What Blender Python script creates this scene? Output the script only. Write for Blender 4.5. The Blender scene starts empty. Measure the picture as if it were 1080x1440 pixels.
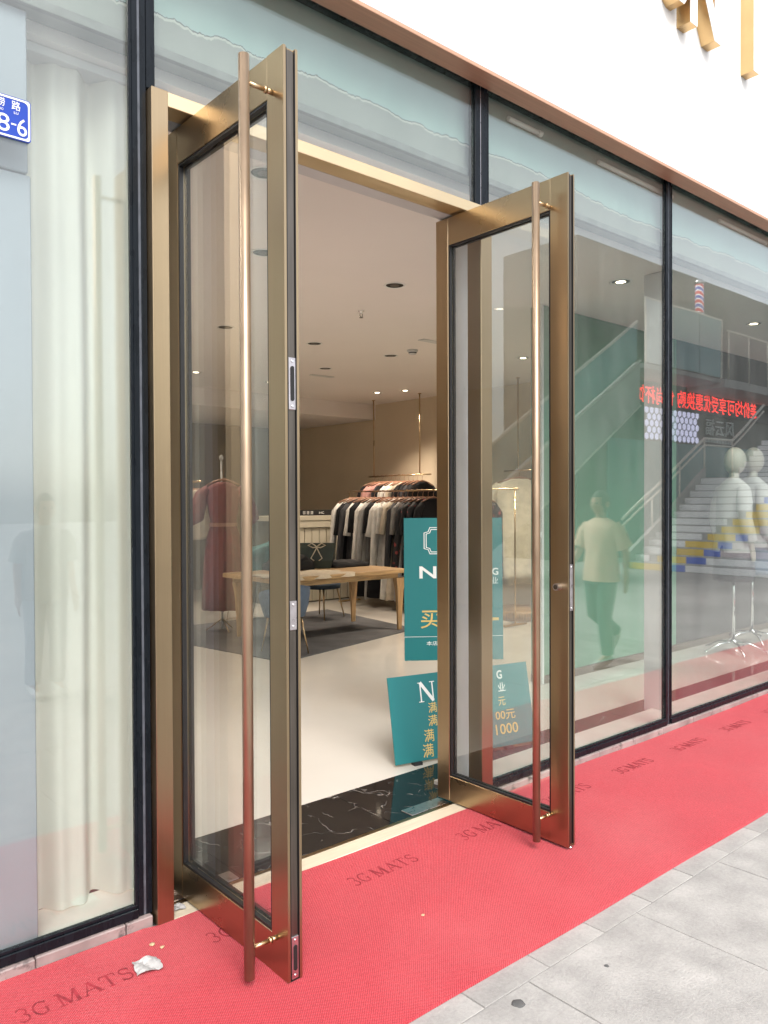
import bpy, bmesh, math, random
from mathutils import Vector, Matrix
from math import sin, cos, pi, radians
random.seed(7)
S = bpy.context.scene
C = S.collection

# ------------------------------------------------------------------ camera
cam_d = bpy.data.cameras.new('camera')
cam = bpy.data.objects.new('camera', cam_d); C.objects.link(cam)
yaw, pit, rol, F_PX = 0.714096, 0.0135443, -0.00397130, 1106.3
cam_d.sensor_fit = 'VERTICAL'; cam_d.sensor_height = 36.0
cam_d.lens = F_PX / 1440.0 * 36.0
cam_d.clip_start = 0.05; cam_d.clip_end = 400
fh = Vector((sin(yaw), cos(yaw), 0)); rt0 = Vector((cos(yaw), -sin(yaw), 0)); up0 = Vector((0, 0, 1))
fw = fh*cos(pit) - up0*sin(pit); u0 = up0*cos(pit) + fh*sin(pit)
rt = rt0*cos(rol) + u0*sin(rol); u1 = u0*cos(rol) - rt0*sin(rol)
cam.matrix_world = Matrix(((rt.x, u1.x, -fw.x, 0), (rt.y, u1.y, -fw.y, 0), (rt.z, u1.z, -fw.z, 1.6), (0, 0, 0, 1)))
S.camera = cam

# ------------------------------------------------------------------ light
SUN_EL, SUN_AZ = radians(46), radians(203)
w = bpy.data.worlds.new('World'); S.world = w; w.use_nodes = True
nt = w.node_tree; bg = nt.nodes['Background']
sky = nt.nodes.new('ShaderNodeTexSky'); sky.sky_type = 'NISHITA'; sky.sun_disc = False
sky.sun_elevation = SUN_EL; sky.sun_rotation = SUN_AZ; sky.air_density = 1.0; sky.dust_density = 3.0
hs = nt.nodes.new('ShaderNodeHueSaturation'); hs.inputs['Saturation'].default_value = 0.3
nt.links.new(sky.outputs[0], hs.inputs['Color']); nt.links.new(hs.outputs[0], bg.inputs['Color'])
bg.inputs['Strength'].default_value = 0.15
sd = bpy.data.lights.new('sun', 'SUN'); sun = bpy.data.objects.new('sun', sd); C.objects.link(sun)
sd.energy = 1.5; sd.angle = radians(30); sd.color = (1.0, 0.95, 0.88)
sv = Vector((sin(SUN_AZ)*cos(SUN_EL), cos(SUN_AZ)*cos(SUN_EL), sin(SUN_EL)))
sun.rotation_euler = (-sv).to_track_quat('-Z', 'Y').to_euler(); sun.location = (6, -12, 20)
S.view_settings.view_transform = 'Standard'; S.view_settings.look = 'None'
S.view_settings.gamma = 1.0; S.view_settings.use_curve_mapping = False
S.view_settings.exposure = 0.95
S.render.engine = 'CYCLES'
cy = S.cycles
cy.use_denoising = True; cy.max_bounces = 12; cy.transparent_max_bounces = 40
cy.diffuse_bounces = 5; cy.glossy_bounces = 5; cy.transmission_bounces = 8
cy.sample_clamp_indirect = 6.0; cy.caustics_reflective = False; cy.caustics_refractive = False

# ------------------------------------------------------------------ materials
def newmat(name):
    m = bpy.data.materials.new(name); m.use_nodes = True
    n = m.node_tree.nodes; return m, n, m.node_tree.links, n['Principled BSDF']
def pbr(name, col, rough=.5, metal=0., var=0.18, vscale=6., bump=0., bscale=60., stretch=None, col2=None, spec=.5,
        rvar=0.1, objvar=0., coat=0., dirt=None, speck=None):
    m, n, l, b = newmat(name)
    tc = n.new('ShaderNodeTexCoord'); mp = n.new('ShaderNodeMapping')
    l.new(tc.outputs['Object'], mp.inputs['Vector'])
    if stretch: mp.inputs['Scale'].default_value = stretch
    ns = n.new('ShaderNodeTexNoise'); ns.inputs['Scale'].default_value = vscale; ns.inputs['Detail'].default_value = 5
    l.new(mp.outputs[0], ns.inputs['Vector'])
    cr = n.new('ShaderNodeValToRGB'); l.new(ns.outputs['Fac'], cr.inputs['Fac'])
    c2 = col2 or tuple(c*(1-var) for c in col)
    cr.color_ramp.elements[0].position = .3; cr.color_ramp.elements[1].position = .7
    cr.color_ramp.elements[0].color = (*c2, 1); cr.color_ramp.elements[1].color = (*[min(1, c*(1+var*.4)) for c in col], 1)
    out = cr.outputs[0]
    if objvar:
        oi = n.new('ShaderNodeObjectInfo'); h = n.new('ShaderNodeHueSaturation'); mr = n.new('ShaderNodeMapRange')
        mr.inputs['To Min'].default_value = 1-objvar; mr.inputs['To Max'].default_value = 1+objvar
        l.new(oi.outputs['Random'], mr.inputs['Value']); l.new(mr.outputs[0], h.inputs['Value']); l.new(out, h.inputs['Color']); out = h.outputs[0]
    if dirt:
        n2 = n.new('ShaderNodeTexNoise'); n2.inputs['Scale'].default_value = dirt[1]; n2.inputs['Detail'].default_value = 8; n2.inputs['Roughness'].default_value = .7
        l.new(tc.outputs['Object'], n2.inputs['Vector'])
        r2 = n.new('ShaderNodeValToRGB'); r2.color_ramp.elements[0].position = dirt[2]; r2.color_ramp.elements[1].position = dirt[2]+.12
        l.new(n2.outputs['Fac'], r2.inputs['Fac'])
        mx = n.new('ShaderNodeMix'); mx.data_type = 'RGBA'
        l.new(r2.outputs[0], mx.inputs['Factor']); l.new(out, mx.inputs['A']); mx.inputs['B'].default_value = (*dirt[0], 1); out = mx.outputs['Result']
    if speck:
        n4 = n.new('ShaderNodeTexNoise'); n4.inputs['Scale'].default_value = speck[0]; n4.inputs['Detail'].default_value = 6; n4.inputs['Roughness'].default_value = .8
        l.new(tc.outputs['Object'], n4.inputs['Vector']); m4 = n.new('ShaderNodeMapRange'); l.new(n4.outputs['Fac'], m4.inputs['Value']); m4.inputs['From Min'].default_value = .3; m4.inputs['From Max'].default_value = .7
        m4.inputs['To Min'].default_value = 1-speck[1]; m4.inputs['To Max'].default_value = 1+speck[1]; h4 = n.new('ShaderNodeHueSaturation'); l.new(m4.outputs[0], h4.inputs['Value']); l.new(out, h4.inputs['Color']); out = h4.outputs[0]
    l.new(out, b.inputs['Base Color'])
    b.inputs['Metallic'].default_value = metal; b.inputs['Specular IOR Level'].default_value = spec
    if rvar:
        mr = n.new('ShaderNodeMapRange'); l.new(ns.outputs['Fac'], mr.inputs['Value'])
        mr.inputs['To Min'].default_value = max(.02, rough-rvar); mr.inputs['To Max'].default_value = min(1, rough+rvar)
        l.new(mr.outputs[0], b.inputs['Roughness'])
    else: b.inputs['Roughness'].default_value = rough
    if coat: b.inputs['Coat Weight'].default_value = coat
    if bump:
        nb = n.new('ShaderNodeTexNoise'); nb.inputs['Scale'].default_value = bscale; nb.inputs['Detail'].default_value = 4
        l.new(mp.outputs[0], nb.inputs['Vector'])
        bp = n.new('ShaderNodeBump'); bp.inputs['Strength'].default_value = bump; bp.inputs['Distance'].default_value = .01
        l.new(nb.outputs['Fac'], bp.inputs['Height']); l.new(bp.outputs[0], b.inputs['Normal'])
    return m
def emit(name, col, s):
    m, n, l, b = newmat(name)
    b.inputs['Base Color'].default_value = (*col, 1); b.inputs['Emission Color'].default_value = (*col, 1); b.inputs['Emission Strength'].default_value = s
    return m
def glassmat(name, tint, dirt=.03, wob=.0012, wscale=.9, f0=.04):
    m, n, l, b = newmat(name); n.remove(b); o = n['Material Output']
    ge = n.new('ShaderNodeNewGeometry'); dp = n.new('ShaderNodeVectorMath'); dp.operation = 'DOT_PRODUCT'
    l.new(ge.outputs['Normal'], dp.inputs[0]); l.new(ge.outputs['Incoming'], dp.inputs[1])
    def M(op, a, c=None):
        q = n.new('ShaderNodeMath'); q.operation = op
        for i, v in enumerate((a, c)):
            if v is None: continue
            if isinstance(v, (int, float)): q.inputs[i].default_value = v
            else: l.new(v, q.inputs[i])
        return q.outputs[0]
    a = M('ABSOLUTE', dp.outputs['Value']); p5 = M('POWER', M('SUBTRACT', 1.0, a), 3.2)
    fr = M('ADD', M('MULTIPLY', p5, 1-f0), f0)
    tr = n.new('ShaderNodeBsdfTransparent'); tr.inputs['Color'].default_value = (*tint, 1)
    gl = n.new('ShaderNodeBsdfGlossy'); gl.inputs['Roughness'].default_value = 0.0; gl.inputs['Color'].default_value = (1, 1, 1, 1)
    tc = n.new('ShaderNodeTexCoord')
    ns = n.new('ShaderNodeTexNoise'); ns.inputs['Scale'].default_value = wscale; ns.inputs['Detail'].default_value = 1
    l.new(tc.outputs['Object'], ns.inputs['Vector'])
    bp = n.new('ShaderNodeBump'); bp.inputs['Strength'].default_value = 1.0; bp.inputs['Distance'].default_value = wob
    l.new(ns.outputs['Fac'], bp.inputs['Height']); l.new(bp.outputs[0], gl.inputs['Normal'])
    mx = n.new('ShaderNodeMixShader'); l.new(fr, mx.inputs[0]); l.new(tr.outputs[0], mx.inputs[1]); l.new(gl.outputs[0], mx.inputs[2])
    df = n.new('ShaderNodeBsdfDiffuse'); df.inputs['Color'].default_value = (.75, .76, .74, 1)
    nd = n.new('ShaderNodeTexNoise'); nd.inputs['Scale'].default_value = 2.2; nd.inputs['Detail'].default_value = 9; nd.inputs['Roughness'].default_value = .7
    mpd = n.new('ShaderNodeMapping'); mpd.inputs['Scale'].default_value = (2.5, 2.5, .5); l.new(tc.outputs['Object'], mpd.inputs['Vector']); l.new(mpd.outputs[0], nd.inputs['Vector'])
    mx2 = n.new('ShaderNodeMixShader')
    l.new(M('MULTIPLY', M('POWER', nd.outputs['Fac'], 2.0), dirt*3), mx2.inputs[0])
    l.new(mx.outputs[0], mx2.inputs[1]); l.new(df.outputs[0], mx2.inputs[2]); l.new(mx2.outputs[0], o.inputs['Surface'])
    return m

M = {}
def brushed(name, col, rough, axis='z'):
    st = {'z': (90, 90, .8), 'x': (.8, 90, 90), 'y': (90, .8, 90)}[axis]
    m = pbr(name, col, rough, 1.0, var=.035, vscale=4, rvar=.03, stretch=st)
    n, l = m.node_tree.nodes, m.node_tree.links; b = n['Principled BSDF']; b.inputs['Anisotropic'].default_value = .4
    tc = n.new('ShaderNodeTexCoord'); q = n.new('ShaderNodeTexNoise'); q.inputs['Scale'].default_value = 4; q.inputs['Detail'].default_value = 4; q.inputs['Roughness'].default_value = .5
    l.new(tc.outputs['Object'], q.inputs['Vector']); mr = n.new('ShaderNodeMapRange'); l.new(q.outputs['Fac'], mr.inputs['Value']); mr.inputs['From Min'].default_value = .35; mr.inputs['From Max'].default_value = .7
    mr.inputs['To Min'].default_value = rough-.02; mr.inputs['To Max'].default_value = rough+.05; l.new(mr.outputs[0], b.inputs['Roughness'])
    return m
M['bronze_v'] = brushed('brushed_bronze_vertical', (.41, .31, .195), .30)
M['bronze_h'] = brushed('brushed_bronze_horizontal', (.41, .31, .195), .30, 'x')
M['brass'] = brushed('brass_header', (.70, .56, .36), .42, 'x')
M['brass_thr'] = pbr('pale_brass_threshold', (.80, .70, .54), .45, .25, var=.1, vscale=4, stretch=(1, 20, 20))
M['rose'] = pbr('rose_bronze_tube', (.39, .285, .195), .34, .78, var=.2, vscale=5, stretch=(6, 6, 1.4), rvar=.06)
M['rubber'] = pbr('black_rubber', (.012, .012, .013), .45)
M['steel'] = pbr('zinc_steel', (.62, .58, .60), .3, 1., var=.15, vscale=30)
M['greymetal'] = pbr('grey_channel_metal', (.17, .15, .13), .38, 1., var=.2, vscale=4, stretch=(20, 20, 1))
M['hole'] = pbr('dark_recess', (.008, .008, .008), .6)
M['black'] = pbr('black_mullion_paint', (.007, .010, .014), .28, 0, var=.3, vscale=8, stretch=(4, 4, 1), rvar=.08, spec=.2, dirt=((.10, .10, .11), 40, .68))
M['sealant'] = pbr('grey_sealant', (.09, .10, .12), .35, var=.3, vscale=20)
M['glass'] = glassmat('shop_window_glass', (.955, .985, .97), .026, f0=.075)
M['doorglass'] = glassmat('door_glass', (.965, .98, .97), .014, wob=.0006)
M['fascia'] = pbr('white_fascia_panel', (.86, .85, .83), .45, var=.03, vscale=2)
M['soffit'] = pbr('bronze_soffit', (.56, .33, .22), .4, .25, var=.12, vscale=3, stretch=(1, 30, 30))
M['curb'] = pbr('pinkish_curb_tile', (.33, .26, .25), .5, var=.3, vscale=7, dirt=((.03, .028, .03), 11, .56), bump=.15, objvar=.08)
M['sill'] = pbr('white_sill_stone', (.70, .66, .62), .4, var=.12, vscale=8)
M['carpet'] = None
M['paver'] = pbr('pavement_slab', (.40, .385, .37), .75, var=.26, vscale=5, bump=.3, bscale=140, objvar=.05, dirt=((.31, .30, .29), 9, .58), speck=(70, .16))
M['joint'] = pbr('pavement_joint_sand', (.31, .30, .29), .9, var=.2, vscale=8)
M['street'] = pbr('pavement_far', (.36, .35, .34), .8, var=.2, vscale=.7, bump=.1)
M['intfloor'] = pbr('cream_polished_floor', (.67, .635, .585), .11, var=.06, vscale=1.2, rvar=.04, spec=.55)
M['ceil'] = pbr('white_ceiling_paint', (.84, .79, .765), .8, var=.03, vscale=1)
M['wallbeige'] = pbr('beige_wall_paint', (.66, .56, .42), .75, var=.05, vscale=2)
M['walldark'] = pbr('taupe_back_wall_paint', (.24, .20, .14), .75, var=.06, vscale=2)
M['green'] = pbr('green_partition_paint', (.12, .25, .17), .5, var=.12, vscale=.9)
M['skirt'] = pbr('brown_skirting', (.13, .10, .07), .5)
M['greypaint'] = pbr('light_grey_paint', (.62, .62, .62), .6, var=.06, vscale=5)
M['ledge'] = pbr('dull_grey_ledge', (.17, .18, .17), .8, var=.3, vscale=12)
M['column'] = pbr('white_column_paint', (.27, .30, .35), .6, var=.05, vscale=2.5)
M['plaster'] = pbr('grey_plaster_reveal', (.70, .69, .71), .55, var=.12, vscale=6, stretch=(1, 1, .4), dirt=((.25, .24, .24), 22, .66))
M['rug'] = pbr('charcoal_rug', (.12, .12, .125), .95, var=.3, vscale=3, bump=.5, bscale=150, spec=.1)
M['wood'] = pbr('warm_oak', (.46, .30, .15), .45, var=.35, vscale=2.5, stretch=(2, 22, 22), bump=.08, bscale=14)
M['woodv'] = pbr('warm_oak_upright', (.44, .28, .14), .45, var=.35, vscale=2.5, stretch=(22, 22, 2), bump=.08, bscale=14)
M['cream'] = pbr('cream_panel_paint', (.58, .53, .42), .55, var=.05, vscale=4)
M['groove'] = pbr('olive_groove', (.14, .12, .08), .7)
M['navy'] = pbr('navy_velvet', (.03, .05, .075), .8, var=.3, vscale=9)
M['bluegrey'] = pbr('slate_blue_fabric', (.10, .14, .21), .8, var=.2, vscale=9)
M['tealf'] = pbr('teal_fabric', (.07, .20, .20), .8, var=.4, vscale=7)
M['golden'] = pbr('brass_rod', (.55, .40, .24), .3, 1.)
M['chrome'] = pbr('chrome', (.75, .75, .76), .12, 1., var=.05)
M['hangerwood'] = pbr('hanger_wood', (.42, .22, .14), .45, var=.25, vscale=30)
M['bagdark'] = pbr('dark_green_bag', (.02, .032, .024), .5, var=.3, vscale=10)
M['linen'] = pbr('pale_linen', (.55, .48, .37), .85, var=.12, vscale=20, bump=.3)
M['blackcloth'] = pbr('black_cloth', (.012, .012, .014), .85, var=.4, vscale=18)
M['tealboard'] = pbr('teal_print_board', (.012, .175, .185), .5, var=.05, vscale=2)
M['white'] = pbr('white_print', (.82, .82, .80), .5, var=.03)
M['gold_ink'] = pbr('yellow_print', (.72, .49, .16), .5, var=.03)
M['blue'] = pbr('blue_enamel', (.002, .04, .36), .3, var=.06)
M['tissue'] = pbr('white_tissue', (.46, .445, .44), .9, var=.25, vscale=60)
M['crumb'] = pbr('dry_leaf_crumb', (.55, .42, .25), .8, var=.3, vscale=40)
M['stain'] = pbr('dark_gum_spot', (.11, .11, .11), .7, var=.2, vscale=30)
M['matink'] = pbr('mat_imprint', (.34, .028, .042), .9, var=.5, vscale=30)
M['manneq'] = pbr('mannequin_gloss', (.45, .43, .37), .4, var=.04)
M['dressred'] = pbr('brick_red_dress', (.17, .035, .035), .8, var=.25, vscale=12)
M['skin'] = pbr('skin', (.50, .30, .21), .5, var=.08, vscale=8)
M['hair'] = pbr('dark_hair', (.015, .012, .01), .5, var=.4, vscale=40)
M['beige_tee'] = pbr('beige_tee', (.78, .55, .40), .85, var=.08, vscale=8)
M['white_tee'] = pbr('white_shirt', (.44, .44, .43), .85, var=.05, vscale=8)
M['trousers'] = pbr('dark_teal_trousers', (.05, .12, .11), .85, var=.2, vscale=9)
M['lightjeans'] = pbr('pale_trousers', (.50, .53, .58), .85, var=.12, vscale=9)
M['shoe'] = pbr('white_shoe', (.7, .7, .68), .6)
M['greycloth'] = pbr('charcoal_cloth', (.06, .06, .07), .85, var=.3, vscale=10)
M['concrete'] = pbr('street_concrete', (.36, .36, .35), .8, var=.15, vscale=2)
M['opp'] = pbr('opposite_dark_wall', (.035, .04, .037), .45, var=.2, vscale=2)
M['pale'] = pbr('pale_tile_facade', (.78, .80, .82), .55, var=.06, vscale=1)
M['tealglass'] = pbr('teal_balustrade_glass', (.10, .24, .25), .15, var=.1, vscale=2)
M['paleglass'] = pbr('pale_frosted_glass', (.50, .56, .56), .25, var=.1, vscale=2)
M['handrail'] = pbr('cream_handrail', (.62, .60, .52), .35, .3)
M['risewhite'] = pbr('riser_white', (.84, .86, .87), .5, var=.06, vscale=4)
M['riseyellow'] = pbr('riser_yellow', (.78, .54, .03), .5, var=.1, vscale=4)
M['riseblue'] = pbr('riser_blue', (.02, .10, .60), .5, var=.1)
M['risered'] = pbr('riser_red', (.55, .03, .03), .5, var=.1)
M['risepink'] = pbr('riser_mauve', (.62, .54, .58), .5, var=.1, vscale=4)
M['tread'] = pbr('stair_tread', (.36, .37, .37), .7, var=.15, vscale=5)
M['led'] = emit('red_led', (1., .03, .02), 2.2)
M['hexlit'] = emit('lit_hex_cell', (.62, .62, .85), .9)
M['hexdark'] = pbr('hex_frame', (.02, .02, .05), .5)
M['lamp'] = emit('warm_lamp', (1., .82, .6), 5.)
M['stripe'] = None

def make_carpet_mat():
    m, n, l, b = newmat('red_scraper_mat')
    tc = n.new('ShaderNodeTexCoord')
    def N(t, **k):
        q = n.new(t)
        for a, v in k.items(): setattr(q, a, v)
        return q
    # fine zig-zag loop pattern: wave distorted
    mp = N('ShaderNodeMapping'); mp.inputs['Rotation'].default_value = (0, 0, radians(45)); l.new(tc.outputs['Object'], mp.inputs['Vector'])
    w1 = N('ShaderNodeTexWave'); w1.inputs['Scale'].default_value = 46; w1.inputs['Distortion'].default_value = 2.2; w1.inputs['Detail'].default_value = 1; w1.inputs['Detail Scale'].default_value = 6
    l.new(mp.outputs[0], w1.inputs['Vector'])
    mp2 = N('ShaderNodeMapping'); mp2.inputs['Rotation'].default_value = (0, 0, radians(-45)); l.new(tc.outputs['Object'], mp2.inputs['Vector'])
    w2 = N('ShaderNodeTexWave'); w2.inputs['Scale'].default_value = 46; w2.inputs['Distortion'].default_value = 2.2; w2.inputs['Detail'].default_value = 1; w2.inputs['Detail Scale'].default_value = 6
    l.new(mp2.outputs[0], w2.inputs['Vector'])
    mu = N('ShaderNodeMath', operation='MULTIPLY'); l.new(w1.outputs['Fac'], mu.inputs[0]); l.new(w2.outputs['Fac'], mu.inputs[1])
    cr = N('ShaderNodeValToRGB'); l.new(mu.outputs[0], cr.inputs['Fac'])
    cr.color_ramp.elements[0].color = (.34, .020, .031, 1); cr.color_ramp.elements[1].color = (.665, .056, .080, 1)
    cr.color_ramp.elements[0].position = .0; cr.color_ramp.elements[1].position = .28
    ns = N('ShaderNodeTexNoise'); ns.inputs['Scale'].default_value = 2.3; ns.inputs['Detail'].default_value = 7; ns.inputs['Roughness'].default_value = .65
    l.new(tc.outputs['Object'], ns.inputs['Vector'])
    mr = N('ShaderNodeMapRange'); l.new(ns.outputs['Fac'], mr.inputs['Value']); mr.inputs['To Min'].default_value = .82; mr.inputs['To Max'].default_value = 1.12
    hsv = N('ShaderNodeHueSaturation'); l.new(mr.outputs[0], hsv.inputs['Value']); l.new(cr.outputs[0], hsv.inputs['Color'])
    # pale dust lying in patches
    nd = N('ShaderNodeTexNoise'); nd.inputs['Scale'].default_value = 1.1; nd.inputs['Detail'].default_value = 8; l.new(tc.outputs['Object'], nd.inputs['Vector'])
    rd = N('ShaderNodeMapRange'); l.new(nd.outputs['Fac'], rd.inputs['Value']); rd.inputs['From Min'].default_value = .5; rd.inputs['From Max'].default_value = .8; rd.inputs['To Max'].default_value = .10
    mx = N('ShaderNodeMix', data_type='RGBA'); l.new(rd.outputs[0], mx.inputs['Factor']); l.new(hsv.outputs[0], mx.inputs['A']); mx.inputs['B'].default_value = (.62, .36, .34, 1)
    l.new(mx.outputs['Result'], b.inputs['Base Color'])
    b.inputs['Roughness'].default_value = .6; b.inputs['Specular IOR Level'].default_value = .3
    b.inputs['Sheen Weight'].default_value = .24; b.inputs['Sheen Roughness'].default_value = .4; b.inputs['Sheen Tint'].default_value = (1, .75, .75, 1)
    bp = N('ShaderNodeBump'); bp.inputs['Strength'].default_value = .55; bp.inputs['Distance'].default_value = .004
    l.new(mu.outputs[0], bp.inputs['Height']); l.new(bp.outputs[0], b.inputs['Normal'])
    return m
M['carpet'] = make_carpet_mat()

def marble_mat():
    m, n, l, b = newmat('black_veined_marble')
    tc = n.new('ShaderNodeTexCoord')
    ob = n.new('ShaderNodeObjectInfo'); ad = n.new('ShaderNodeVectorMath'); ad.operation = 'ADD'
    cm = n.new('ShaderNodeVectorMath'); cm.operation = 'SCALE'; cm.inputs['Scale'].default_value = 1.0
    l.new(ob.outputs['Location'], cm.inputs[0]); l.new(tc.outputs['Object'], ad.inputs[0]); l.new(cm.outputs[0], ad.inputs[1])
    dn = n.new('ShaderNodeTexNoise'); dn.inputs['Scale'].default_value = 3.5; dn.inputs['Detail'].default_value = 6
    l.new(ad.outputs[0], dn.inputs['Vector'])
    mx = n.new('ShaderNodeMix'); mx.data_type = 'RGBA'; mx.inputs['Factor'].default_value = .22
    l.new(ad.outputs[0], mx.inputs['A']); l.new(dn.outputs['Color'], mx.inputs['B'])
    out = None
    for sc, wd in ((2.6, .006), (6.5, .011)):
        v = n.new('ShaderNodeTexVoronoi'); v.feature = 'DISTANCE_TO_EDGE'; v.inputs['Scale'].default_value = sc
        l.new(mx.outputs['Result'], v.inputs['Vector'])
        r = n.new('ShaderNodeMapRange'); l.new(v.outputs['Distance'], r.inputs['Value']); r.inputs['From Max'].default_value = wd; r.inputs['To Min'].default_value = 1; r.inputs['To Max'].default_value = 0
        nn = n.new('ShaderNodeTexNoise'); nn.inputs['Scale'].default_value = sc*1.6; nn.inputs['Detail'].default_value = 3; l.new(ad.outputs[0], nn.inputs['Vector'])
        r2 = n.new('ShaderNodeMapRange'); l.new(nn.outputs['Fac'], r2.inputs['Value']); r2.inputs['From Min'].default_value = .5; r2.inputs['From Max'].default_value = .62
        mu = n.new('ShaderNodeMath'); mu.operation = 'MULTIPLY'; l.new(r.outputs[0], mu.inputs[0]); l.new(r2.outputs[0], mu.inputs[1])
        if out is None: out = mu.outputs[0]
        else:
            a = n.new('ShaderNodeMath'); a.operation = 'MAXIMUM'; l.new(out, a.inputs[0]); l.new(mu.outputs[0], a.inputs[1]); out = a.outputs[0]
    c = n.new('ShaderNodeMix'); c.data_type = 'RGBA'; l.new(out, c.inputs['Factor'])
    c.inputs['A'].default_value = (.010, .009, .010, 1); c.inputs['B'].default_value = (.34, .32, .30, 1)
    l.new(c.outputs['Result'], b.inputs['Base Color']); b.inputs['Roughness'].default_value = .06
    return m
M['marble'] = marble_mat()

def bulk_mat():
    """Bulkhead seen behind the transoms: teal paint that ends in a torn edge above grey plaster."""
    m, n, l, b = newmat('torn_edge_bulkhead_paint')
    tc = n.new('ShaderNodeTexCoord'); sx = n.new('ShaderNodeSeparateXYZ'); l.new(tc.outputs['Object'], sx.inputs[0])
    ns = n.new('ShaderNodeTexNoise'); ns.inputs['Scale'].default_value = 6; ns.inputs['Detail'].default_value = 9; ns.inputs['Roughness'].default_value = .75
    mp = n.new('ShaderNodeMapping'); mp.inputs['Scale'].default_value = (1, 1, .25); l.new(tc.outputs['Object'], mp.inputs['Vector']); l.new(mp.outputs[0], ns.inputs['Vector'])
    nl = n.new('ShaderNodeTexNoise'); nl.inputs['Scale'].default_value = .8; nl.inputs['Detail'].default_value = 2; l.new(mp.outputs[0], nl.inputs['Vector'])
    def Mt(op, a, c):
        q = n.new('ShaderNodeMath'); q.operation = op
        for i, v in enumerate((a, c)):
            if isinstance(v, (int, float)): q.inputs[i].default_value = v
            else: l.new(v, q.inputs[i])
        return q.outputs[0]
    e = Mt('ADD', Mt('ADD', sx.outputs['Z'], Mt('MULTIPLY', ns.outputs['Fac'], .11)), Mt('MULTIPLY', nl.outputs['Fac'], .12))
    r = n.new('ShaderNodeValToRGB'); l.new(Mt('MULTIPLY', Mt('SUBTRACT', e, 3.30), 1.6), r.inputs['Fac'])
    r.color_ramp.interpolation = 'CONSTANT'
    els = r.color_ramp.elements; els[0].color = (.22, .24, .22, 1); els[0].position = 0
    els[1].color = (.40, .42, .38, 1); els[1].position = .488
    q = els.new(.502); q.color = (.06, .07, .065, 1)
    q = els.new(.508); q.color = (.27, .39, .37, 1)
    n3 = n.new('ShaderNodeTexNoise'); n3.inputs['Scale'].default_value = 2.5; n3.inputs['Detail'].default_value = 6; l.new(tc.outputs['Object'], n3.inputs['Vector'])
    mr = n.new('ShaderNodeMapRange'); l.new(n3.outputs['Fac'], mr.inputs['Value']); mr.inputs['To Min'].default_value = .8; mr.inputs['To Max'].default_value = 1.12
    h = n.new('ShaderNodeHueSaturation'); l.new(mr.outputs[0], h.inputs['Value']); l.new(r.outputs[0], h.inputs['Color'])
    l.new(h.outputs[0], b.inputs['Base Color']); b.inputs['Roughness'].default_value = .7
    return m
M['bulk'] = bulk_mat()

def curtain_mat():
    m, n, l, b = newmat('sheer_cream_curtain'); n.remove(b); o = n['Material Output']
    df = n.new('ShaderNodeBsdfDiffuse'); df.inputs['Color'].default_value = (.70, .70, .655, 1)
    tl = n.new('ShaderNodeBsdfTranslucent'); tl.inputs['Color'].default_value = (.55, .55, .46, 1)
    tp = n.new('ShaderNodeBsdfTransparent')
    a = n.new('ShaderNodeMixShader'); a.inputs[0].default_value = .18; l.new(df.outputs[0], a.inputs[1]); l.new(tl.outputs[0], a.inputs[2])
    c = n.new('ShaderNodeMixShader'); c.inputs[0].default_value = .06; l.new(a.outputs[0], c.inputs[1]); l.new(tp.outputs[0], c.inputs[2])
    l.new(c.outputs[0], o.inputs['Surface']); return m
M['curtain'] = curtain_mat()
def floral_mat():
    m, n, l, b = newmat('dark_floral_cloth')
    tc = n.new('ShaderNodeTexCoord'); v = n.new('ShaderNodeTexVoronoi'); v.inputs['Scale'].default_value = 16; l.new(tc.outputs['Object'], v.inputs['Vector'])
    r = n.new('ShaderNodeValToRGB'); l.new(v.outputs['Distance'], r.inputs['Fac']); e = r.color_ramp.elements
    e[0].color = (.30, .05, .05, 1); e[0].position = .18; e[1].color = (.014, .014, .016, 1); e[1].position = .32
    l.new(r.outputs[0], b.inputs['Base Color']); b.inputs['Roughness'].default_value = .8; return m
M['floral'] = floral_mat()
def barber_mat():
    m, n, l, b = newmat('barber_stripes')
    tc = n.new('ShaderNodeTexCoord'); wv = n.new('ShaderNodeTexWave'); wv.inputs['Scale'].default_value = 1.6
    mp = n.new('ShaderNodeMapping'); mp.inputs['Rotation'].default_value = (0, radians(50), 0); l.new(tc.outputs['Object'], mp.inputs['Vector']); l.new(mp.outputs[0], wv.inputs['Vector'])
    r = n.new('ShaderNodeValToRGB'); r.color_ramp.interpolation = 'CONSTANT'; l.new(wv.outputs['Fac'], r.inputs['Fac']); e = r.color_ramp.elements
    e[0].color = (.6, .03, .03, 1); e[1].color = (.8, .8, .8, 1); e[1].position = .3; q = e.new(.75); q.color = (.03, .06, .4, 1)
    l.new(r.outputs[0], b.inputs['Base Color']); b.inputs['Roughness'].default_value = .3
    l.new(r.outputs[0], b.inputs['Emission Color']); b.inputs['Emission Strength'].default_value = .6
    return m
M['stripe'] = barber_mat()
CLOTH = {}
def cloth(name, col):
    if name not in CLOTH: CLOTH[name] = pbr('cloth_'+name.replace(' ', '_'), col, .85, var=.18, vscale=14, bump=.2, bscale=90, spec=.2)
    return CLOTH[name]

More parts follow.
